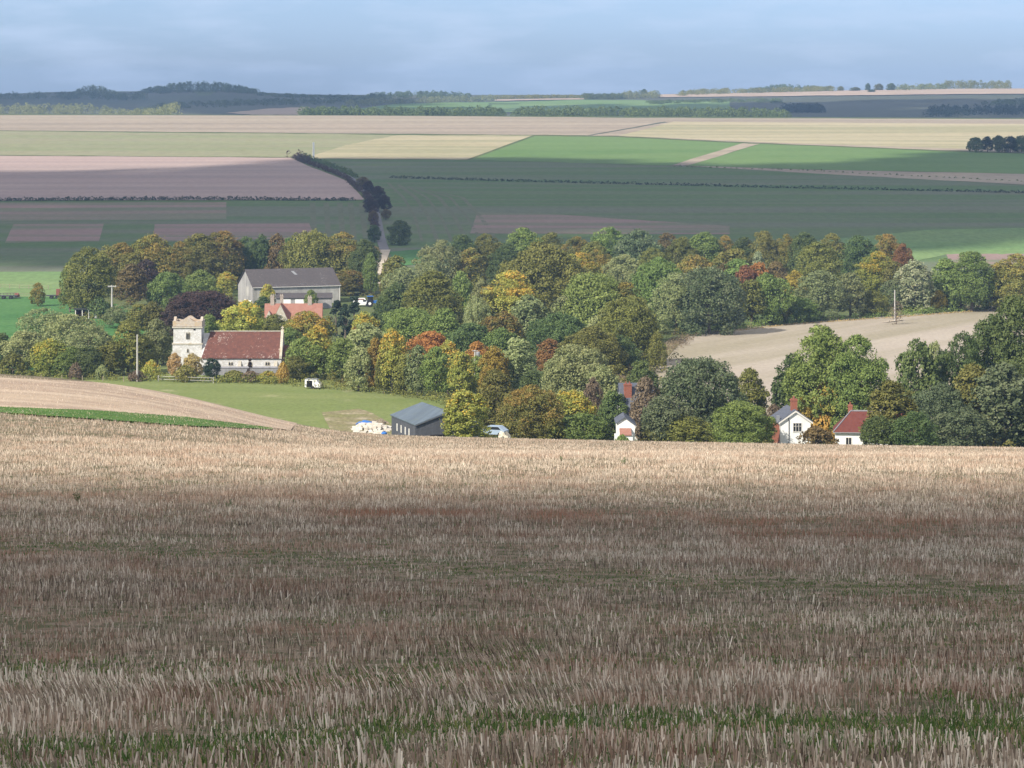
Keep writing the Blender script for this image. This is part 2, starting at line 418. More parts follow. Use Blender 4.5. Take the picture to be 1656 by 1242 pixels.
patch("pale_pasture", [(-300, 440), (120, 440), (120, 481), (-300, 480)], M_palegr, L1, 600, 1200, "pale green pasture above the paddock")
patch("small_green", [(630, 408), (680, 404), (700, 425), (640, 432)], M_paddock, L2, 700, 1200, "small bright green plot beside the road")
# far hillside, bottom to top
patch("winter_crop_field", [(600, 430), (622, 400), (600, 322), (560, 290), (500, 257.5), (760, 259), (1090, 268.5), (1300, 276), (1656, 300), (2200, 330), (2200, 430), (1500, 440), (1000, 440)], M_dark, L0, 780, 2230, "wide dull green field of winter crop on the far slope")
patch("grazing_field", [(-400, 327), (590, 325), (603, 345), (612, 400), (600, 440), (-400, 445)], M_dark, L0, 780, 2230, "dull green field left of the lane")
for q, lab in (([(-300, 328.5), (366, 327.5), (366, 355), (-300, 360)], "mauve fallow strip below the long hedge"),
               ([(22, 363), (168, 362), (160, 391), (8, 393)], "small mauve fallow patch at the far left"),
               ([(250, 363), (500, 361), (510, 386), (248, 392)], "mauve fallow patch above the tree belt"),
               ([(772, 344), (880, 346), (1180, 366), (1180, 379), (760, 378)], "mauve fallow patch above the middle trees"),
               ([(1530, 411), (1760, 408), (1760, 432), (1540, 434)], "mauve fallow strip above the right trees")):
    patch("fallow_patch", q, M_fallowp, L1, 780, 2230, lab)
for k, u in enumerate((505, 527, 549, 566, 584)):
    patch("bare_stripe", [(u-4, 328), (u+5, 328), (u+8+k, 386), (u-1+k, 386)], M_stripe, L1, 780, 2230, "bare mauve stripe in the dull green field")
for k in range(6):
    a = [(625+k*16, 296+k*3), (650+k*19, 320), (668+k*21, 350), (680+k*24, 390)]
    patch("bare_stripe", a + [(p[0]+5+(k % 2)*2, p[1]) for p in a[::-1]], M_stripe, L1, 780, 2230, "curving bare stripe right of the lane")
patch("sunlit_crop", [(1300, 392), (1500, 372), (2100, 360), (2100, 412), (1530, 412), (1470, 425)], M_palegr, L1, 780, 2230, "sunlit green crop on the right of the far slope, sunlight painted in")  # paler sheet paints the sun falling on this end of the slope
patch("ploughed_field", [(-400, 250), (0, 252), (470, 255), (500, 269), (560, 292), (588, 321), (588, 323), (-400, 325)], M_plough, L0, 780, 2230, "large ploughed field left of the lane")
patch("thin_pasture", [(-400, 211), (0, 212), (300, 215), (560, 217), (640, 219), (560, 235), (500, 253), (470, 254), (0, 251), (-400, 249)], M_olive, L0, 780, 2230, "pale green pasture above the ploughed field")
patch("dry_grass_field", [(500, 253), (560, 234), (640, 219), (862, 219), (755, 258), (500, 256.5)], M_tan, L0, 780, 2230, "straw coloured field by the white mast")
patch("young_crop_field", [(866, 220), (1000, 222), (1200, 232), (1085, 268), (760, 258.5)], M_bright, L0, 780, 2230, "fresh green field of young crop")
patch("young_crop_field", [(1228, 233), (1500, 244), (1656, 249), (2100, 268), (2100, 300), (1656, 281), (1300, 274), (1112, 268)], M_bright, L0, 780, 2230, "fresh green field right of the farm track")
patch("farm_track", [(1200, 232), (1228, 233), (1112, 268), (1085, 268)], M_mauve, L1, 780, 2230, "pale farm track between two green fields")
patch("field_margin", [(1112, 268.5), (1300, 274.5), (1656, 281.5), (2100, 301), (2100, 325), (1656, 299), (1300, 280)], M_mauve, L1, 780, 2230, "brown field margin along the dark crop")
patch("set_aside", [(-500, 185), (600, 187), (1000, 190.5), (1700, 193), (2200, 196), (2200, 264), (1656, 247), (1500, 242), (1228, 231.5), (1000, 220), (866, 218), (560, 216), (0, 211), (-500, 210)], M_mauve, L0, 780, 2240, "mauve set aside land on the plateau edge")
patch("farm_track", [(950, 219), (958, 219), (1080, 198), (1075, 197)], M_heath, L1, 780, 2240, "thin dark track across the set aside land")
patch("dry_grass_field", [(1000, 220), (1090, 197), (1700, 201), (2200, 204), (2200, 250), (1656, 244), (1500, 239), (1228, 230)], M_tan, L1, 780, 2240, "dry grass right of the thin dark track")
# beyond the plateau
patch("far_plain", [(-1500, 2500), (3200, 2500), (3200, 4700), (-1500, 4700)], M_heath, 0.3, label="dark heathy plain beyond the plateau", ystep=0.02, ustep=60, world_pts=True)
patch("far_stubble", [(365, 184), (430, 177), (500, 174), (505, 182), (495, 187), (420, 187)], M_stub2, 0.8, 2400, 4600, "far pale field left of the plantation", 0.02)
patch("far_green", [(570, 178), (640, 169), (770, 166), (900, 164.5), (760, 178), (700, 184)], M_bright, 0.8, 2400, 4600, "far green field before the skyline wood", 0.02)
patch("far_green", [(760, 168), (940, 162), (1180, 165), (1180, 178), (700, 184)], M_palegr, 0.8, 2400, 4600, "far bluish green field in the middle distance", 0.02)
patch("far_stubble", [(800, 162), (945, 160), (945, 162), (800, 164.5)], M_stub2, 1.2, 2400, 4600, "thin far pale strip below the skyline", 0.02)
patch("far_stubble", [(1065, 154), (1300, 149), (1500, 145), (1800, 143), (1800, 152), (1500, 154), (1250, 157), (1065, 158.5)], M_stub2, 1.2, 2400, 4600, "long far pale strip on the right skyline", 0.02)

patch("chalk_streak", [(1424, 523), (1452, 518.5), (1462, 518.5), (1440, 522)], M_chalk, L3, 430, 1000, "white chalk streak at the field pole's foot", 0.004, 8)
# lane
def lane(name, path, w, mat, lift, label, lo=700, hi=2230):
    P = [Vector((px(u, Y), Y, 0)) for u, Y in [(u, at(u, v, lo, hi)) for u, v in path]]
    pts = []
    for a, b in zip(P, P[1:]):
        n = max(2, int((b-a).length/8))
        pts += [a.lerp(b, k/n) for k in range(n)]
    pts.append(P[-1])
    for _ in range(6): pts = [pts[0]] + [(pts[i-1]+2*pts[i]+pts[i+1])/4 for i in range(1, len(pts)-1)] + [pts[-1]]
    vs, fs = [], []
    for i, p in enumerate(pts):
        d = (pts[min(i+1, len(pts)-1)] - pts[max(i-1, 0)]).normalized(); nrm = Vector((-d.y, d.x, 0))
        for s in (-1, 1):
            q = p + nrm*s*w/2; vs.append((q.x, q.y, gz(q.x, q.y)+lift))
        if i: fs.append((2*i-2, 2*i-1, 2*i+1, 2*i))
    return tag(link(name, mesh_from(name, vs, fs, mat, smooth=True)), label, None, None, "structure"), pts
LANE = [(478, 257), (497, 263), (530, 273), (570, 290), (592, 312), (605, 335), (611, 360), (616, 388), (622, 405)]
_, LANE_PTS = lane("lane", LANE, 3.2, M_road, L3, "narrow grey lane climbing the far slope")
lane("lane", [(622, 405), (619, 412), (613, 425), (618, 445), (622, 460)], 4.0, M_chalk, L3, "pale end of the lane between the trees")
# ------------------------------------------------------------------ foliage
def leaf_mat(name, stops, tip=None, tip_from=0.55, tip_amt=0.9, trans=0.30):
    m, ns, ls, out = new_mat(name)
    at_ = ns.new("ShaderNodeAttribute"); at_.attribute_name = "tint"
    c = ramp(ns, ls, at_.outputs['Fac'], [(0.12, stops[0]), (0.5, stops[1]), (0.88, stops[2])])
    if tip:
        up = ns.new("ShaderNodeAttribute"); up.attribute_name = "lobe"
        f = ramp(ns, ls, up.outputs['Fac'], [(tip_from, 0.0), (min(1.0, tip_from+0.12), tip_amt)])
        c = mixc(ns, ls, f, c, tip)
    oi = ns.new("ShaderNodeObjectInfo")
    hs = ns.new("ShaderNodeHueSaturation")
    mr = N(ns, "MapRange"); mr.inputs['To Min'].default_value = 0.485; mr.inputs['To Max'].default_value = 0.515
    mv = N(ns, "MapRange"); mv.inputs['To Min'].default_value = 0.82; mv.inputs['To Max'].default_value = 1.2
    mu = N(ns, "Math", operation='FRACT'); mm = N(ns, "Math", operation='MULTIPLY'); mm.inputs[1].default_value = 7.31
    ls.new(oi.outputs['Random'], mr.inputs[0]); ls.new(oi.outputs['Random'], mm.inputs[0]); ls.new(mm.outputs[0], mu.inputs[0]); ls.new(mu.outputs[0], mv.inputs[0])
    ls.new(mr.outputs[0], hs.inputs['Hue']); ls.new(mv.outputs[0], hs.inputs['Value']); ls.new(c, hs.inputs['Color'])
    d = N(ns, "BsdfPrincipled", Roughness=0.6); d.inputs['Specular IOR Level'].default_value = 0.25
    t = ns.new("ShaderNodeBsdfTranslucent"); mx = ns.new("ShaderNodeMixShader"); mx.inputs[0].default_value = trans
    ls.new(hs.outputs[0], d.inputs['Base Color']); ls.new(hs.outputs[0], t.inputs['Color'])
    ls.new(d.outputs[0], mx.inputs[1]); ls.new(t.outputs[0], mx.inputs[2]); ls.new(mx.outputs[0], out.inputs[0])
    return m
G = 1.0
LEAF = {
 'OL': leaf_mat("leaf_olive", [(0.124, 0.132, 0.031), (0.195, 0.199, 0.046), (0.293, 0.275, 0.072)]),
 'OT': leaf_mat("leaf_olive_turning", [(0.124, 0.132, 0.031), (0.195, 0.193, 0.046), (0.286, 0.262, 0.072)], (0.377, 0.226, 0.050), 0.64, 0.5),
 'DG': leaf_mat("leaf_dark_green", [(0.062, 0.095, 0.030), (0.104, 0.144, 0.044), (0.163, 0.205, 0.064)]),
 'MG': leaf_mat("leaf_mid_green", [(0.122, 0.175, 0.040), (0.189, 0.252, 0.063), (0.286, 0.347, 0.097)]),
 'YG': leaf_mat("leaf_yellow_green", [(0.215, 0.242, 0.046), (0.322, 0.336, 0.068), (0.458, 0.437, 0.103)], (0.665, 0.410, 0.059), 0.72, 0.7),
 'GG': leaf_mat("leaf_grey_green", [(0.172, 0.208, 0.079), (0.254, 0.286, 0.116), (0.369, 0.380, 0.169)]),
 'PB': leaf_mat("leaf_pale_silver", [(0.130, 0.165, 0.077), (0.273, 0.305, 0.165), (0.468, 0.464, 0.286)]),
 'OR': leaf_mat("leaf_orange", [(0.32, 0.155, 0.04), (0.43, 0.225, 0.055), (0.50, 0.30, 0.08)]),
 'YE': leaf_mat("leaf_yellow", [(0.26, 0.20, 0.04), (0.38, 0.27, 0.05), (0.46, 0.34, 0.08)]),
 'BR': leaf_mat("leaf_rust_brown", [(0.130, 0.100, 0.038), (0.185, 0.135, 0.052), (0.245, 0.175, 0.068)]),
 'RD': leaf_mat("leaf_red", [(0.16, 0.075, 0.035), (0.23, 0.11, 0.045), (0.30, 0.16, 0.06)]),
 'DK': leaf_mat("leaf_dull_green", [(0.072, 0.098, 0.044), (0.116, 0.145, 0.068), (0.185, 0.205, 0.108)]),
 'CO': leaf_mat("leaf_copper", [(0.05, 0.032, 0.028), (0.075, 0.047, 0.037), (0.105, 0.066, 0.048)]),
 'PK': leaf_mat("leaf_plum_brown", [(0.15, 0.11, 0.07), (0.21, 0.155, 0.10), (0.27, 0.20, 0.135)]),
 'YW': leaf_mat("leaf_yew", [(0.022, 0.042, 0.024), (0.034, 0.058, 0.03), (0.05, 0.08, 0.04)]),
 'BB': leaf_mat("leaf_blue_green", [(0.075, 0.112, 0.046), (0.130, 0.171, 0.073), (0.273, 0.299, 0.160)]),
 'TN': leaf_mat("leaf_tan_yellow", [(0.33, 0.24, 0.08), (0.45, 0.33, 0.13), (0.54, 0.42, 0.20)]),
}
M_bark = simple("bark", (0.13, 0.105, 0.08), 0.9, 0.3, 2.0)
M_palebark = simple("pale_bark", (0.34, 0.30, 0.25), 0.85, 0.25, 2.0)

def crown_cloud(rng, Rr, H, style, n, leaf):
    """leaf polygons of one crown that is Rr in half width and reaches from the ground to H: (verts, tint, lobe)"""
    if style == 'cone': nl, low, lobe_r = 26, 0.04, (0.20, 0.30)
    elif style == 'wispy': nl, low, lobe_r = 70, 0.05, (0.14, 0.24)
    elif style == 'bush': nl, low, lobe_r = 26, 0.0, (0.24, 0.40)
    elif style == 'tall': nl, low, lobe_r = 34, 0.12, (0.26, 0.42)
    else: nl, low, lobe_r = 60, 0.05, (0.17, 0.30)
    C, Rl, T = [], [], []
    asym = rng.uniform(0, 6.28); aa = rng.uniform(0.08, 0.22)
    for i in range(nl):
        th = rng.uniform(0, 2*math.pi); zf = rng.uniform(0.0, 1.0)**0.85
        if style == 'cone': prof = max(0.06, 1.0 - zf)**0.65 * (0.75 + 0.25*min(1, zf/0.12))
        elif style == 'bush': prof = math.sqrt(max(0, 1 - zf**2.2))
        else:
            q = (zf - 0.40) / (0.60 if zf > 0.40 else 0.62)
            prof = math.sqrt(max(0.0, 1 - abs(q)**2.7))
        r = rng.uniform(*lobe_r)*Rr
        rad = max(0, prof*Rr*(1 + aa*math.cos(th - asym)) - r*0.85) * rng.uniform(0.72, 1.04)
        z = low*H + zf*(H*(1-low) - r*0.9) + r*0.25
        if style == 'bush': z = max(z, r*0.5)
        C.append((rad*math.cos(th), rad*math.sin(th), z)); Rl.append(r); T.append(rng.uniform(0, 1))
    if style in ('round', 'wispy', 'tall'):        # the full inner limbs that close the crown
        for i in range(14):
            th = rng.uniform(0, 6.28); zf = rng.uniform(0.22, 0.74); rad = rng.uniform(0.1, 0.48)*Rr
            C.append((rad*math.cos(th), rad*math.sin(th), zf*H)); Rl.append(rng.uniform(.34, .46)*Rr); T.append(rng.uniform(0, 1))
        nl = len(C)
    C, Rl, T = np.array(C), np.array(Rl), np.array(T)
    k = rng.choice(nl, n, p=Rl**2/np.sum(Rl**2))
    sub = rng.normal(size=(nl, 15, 3)); sub /= np.linalg.norm(sub, axis=2)[:, :, None]
    off = rng.normal(size=(n, 3))*(0.20 if style != 'wispy' else 0.34)
    ks = rng.integers(0, 15, n)
    d = sub[k, ks] + off; d /= np.linalg.norm(d, axis=1)[:, None]
    bulge = 1.06 - 1.6*np.clip(np.sum(off*off, 1), 0, .22)
    subt = rng.random((nl, 15))[k, ks]
    d[:, 2] = np.where((d[:, 2] < -0.2) & (rng.random(n) < 0.7), -d[:, 2], d[:, 2])
    sq = np.array([1.0, 1.0, 0.85])
    out = C[k] - np.array([0, 0, H*0.45]); out /= (np.linalg.norm(out, axis=1)[:, None] + 1e-6)
    flip = (np.sum(d*out, 1) < -0.15) & (rng.random(n) < 0.8)
    d = np.where(flip[:, None], -d, d)
    ragged = rng.uniform(0.78, 1.05, n) + (rng.random(n) < 0.06)*rng.uniform(0.05, 0.25, n)
    p = C[k] + d*sq*(Rl[k]*ragged*bulge)[:, None]
    if style in ('round', 'tall', 'wispy', 'bush'):   # thin even skin of leaves between the limbs
        m = rng.random(n) < 0.13
        e = rng.normal(size=(n, 3)); e[:, 2] = np.abs(e[:, 2])*1.2 - 0.35; e /= np.linalg.norm(e, axis=1)[:, None]
        wob = 0.78 + 0.17*np.sin(e[:, 0]*5 + asym)*np.sin(e[:, 1]*6 + 1.0 + asym)*np.cos(e[:, 2]*7) + rng.uniform(-.07, .05, n)
        zc = 0.42*H
        q = np.stack([e[:, 0]*Rr*wob, e[:, 1]*Rr*wob, zc + np.where(e[:, 2] > 0, np.abs(e[:, 2])**0.8*(H-zc), e[:, 2]*zc*1.6)*wob], -1)
        p = np.where(m[:, None], q, p); d = np.where(m[:, None], e, d)
    p[:, 2] = np.maximum(p[:, 2], 0.05)
    nrm = d*0.8 + rng.normal(size=(n, 3))*0.55 + np.array([0, 0, 0.15]); nrm /= np.linalg.norm(nrm, axis=1)[:, None]
    t1 = np.cross(nrm, rng.normal(size=(n, 3))); t1 /= (np.linalg.norm(t1, axis=1)[:, None] + 1e-9)
    t2 = np.cross(nrm, t1)
    s = leaf*rng.uniform(0.6, 1.25, n)*0.5
    a = (t1*s[:, None]); b = t2*(s*rng.uniform(0.5, 0.9, n))[:, None]
    V = np.stack([p - a, p - b*0.9 + a*0.15, p + a, p + b*0.9 - a*0.1], 1)
    tint = np.clip(0.35*T[k] + 0.25*subt + 0.40*rng.random(n), 0, 1)
    lobe = np.clip(0.45*((T[k]*17.3) % 1.0) + 0.40*p[:, 2]/H + 0.25*rng.random(n), 0, 1)
    return V, tint, lobe
def crown_mesh(name, seed, Rr, H, style, n, leaf):
    V, tint, lobe = crown_cloud(np.random.default_rng(seed), Rr, H, style, n, leaf)
    return fast_mesh(name, V, 4, [LEAF['MG']], {"tint": tint, "lobe": lobe})
def trunk_mesh(name, seed, Rr, H, mat, thick=1.0):
    rng = random.Random(seed); mb = MB()
    r = (0.035*H)*thick*0.5 + 0.06
    top = Vector((rng.uniform(-.1, .1)*Rr, rng.uniform(-.1, .1)*Rr, H*0.45))
    mb.tube((0, 0, -0.8), top, r*1.25, r*0.6, 8)
    mb.tube(top, top + Vector((rng.uniform(-.1, .1)*Rr, 0, H*0.35)), r*0.6, r*0.15, 6)
    for i in range(6):
        a = 2*math.pi*(i + rng.random()*.6)/6; z0 = H*rng.uniform(0.22, 0.45)
        b = Vector((0, 0, z0)).lerp(Vector((top.x*z0/top.z, top.y*z0/top.z, z0)), 1)
        e = b + Vector((math.cos(a)*Rr*.65, math.sin(a)*Rr*.65, H*rng.uniform(0.18, 0.36)))
        mb.tube(b, e, r*0.42, r*0.1, 6)
    return mesh_from(name, mb.v, mb.f, mat)
# kind: (half width, height, style, leaves, leaf size)
PROTO = {
 'B': [(8.0, 14.0, 'round', 28000, 0.43), 6],    # big broad crowns
 'H': [(6.5, 18.0, 'round', 28000, 0.41), 5],    # tall broad crowns
 'R': [(5.0, 10.0, 'round', 13000, 0.41), 7],     # round crowns
 'T': [(3.6, 11.0, 'tall', 7500, 0.44), 4],      # upright crowns
 'W': [(5.0, 10.0, 'wispy', 13000, 0.34), 3],     # soft willowy crowns
 'C': [(2.6, 9.0, 'cone', 4200, 0.34), 2],       # dense conical yews
 'S': [(2.5, 3.2, 'bush', 2200, 0.36), 4],
 'N': [(2.4, 5.0, 'wispy', 700, 0.22), 1],       # a nearly leafless young tree       # shrubs
}
MESHES = {}
for key, (p, n) in PROTO.items():
    MESHES[key] = [(crown_mesh("crown", 100*ord(key)+i, *p), trunk_mesh("trunk", 100*ord(key)+i, p[0], p[1], M_bark)) for i in range(n)]
_cnt = {}
def tree(u, vt, w, vb, col, kind, label, group=None, bark=None, name=None, cat=None, depth=None):
    """one tree: its crown tops out at sighting (u, vt), is w photo pixels wide and stands where the valley floor is seen at row vb"""
    Y = F*53.0/(vb - HV) if vb > 478 else at(u, vb, 640, 2230)
    X = px(u, Y); z = gz(X, Y)
    h = max(1.5, -(vt - HV)/F*Y - z); rad = w/F*Y*0.5
    if kind in 'BR' and h/rad > 2.3: kind = 'H' if h > 13 else 'T'
    p, n = PROTO[kind]
    i = _cnt[kind] = (_cnt.get(kind, -1) + 1) % n
    k = {'C': 'conical_tree', 'S': 'shrub'}.get(kind, 'tree') if name is None else name
    root = empty(k, (X, Y, z - 0.05), random.uniform(0, 6.28))
    tag(root, label, cat or ('shrub' if k == 'shrub' else 'tree'), group)
    sx = rad/p[0]*{'B': 1.18, 'H': 1.16, 'R': 1.2, 'W': 1.22, 'T': 1.12}.get(kind, 1.05); szz = h/p[1]*1.02
    dy = min(sx, 1.5*p[1]*szz/p[0]/2)
    root.scale = (sx, sx if depth is None else sx*depth, szz)
    me, tr = MESHES[kind][i]
    c = link("crown", me, root)
    c.material_slots[0].link = 'OBJECT'; c.material_slots[0].material = LEAF[col]
    t = link("trunk", tr, root)
    if bark: t.material_slots[0].link = 'OBJECT'; t.material_slots[0].material = bark
    return root

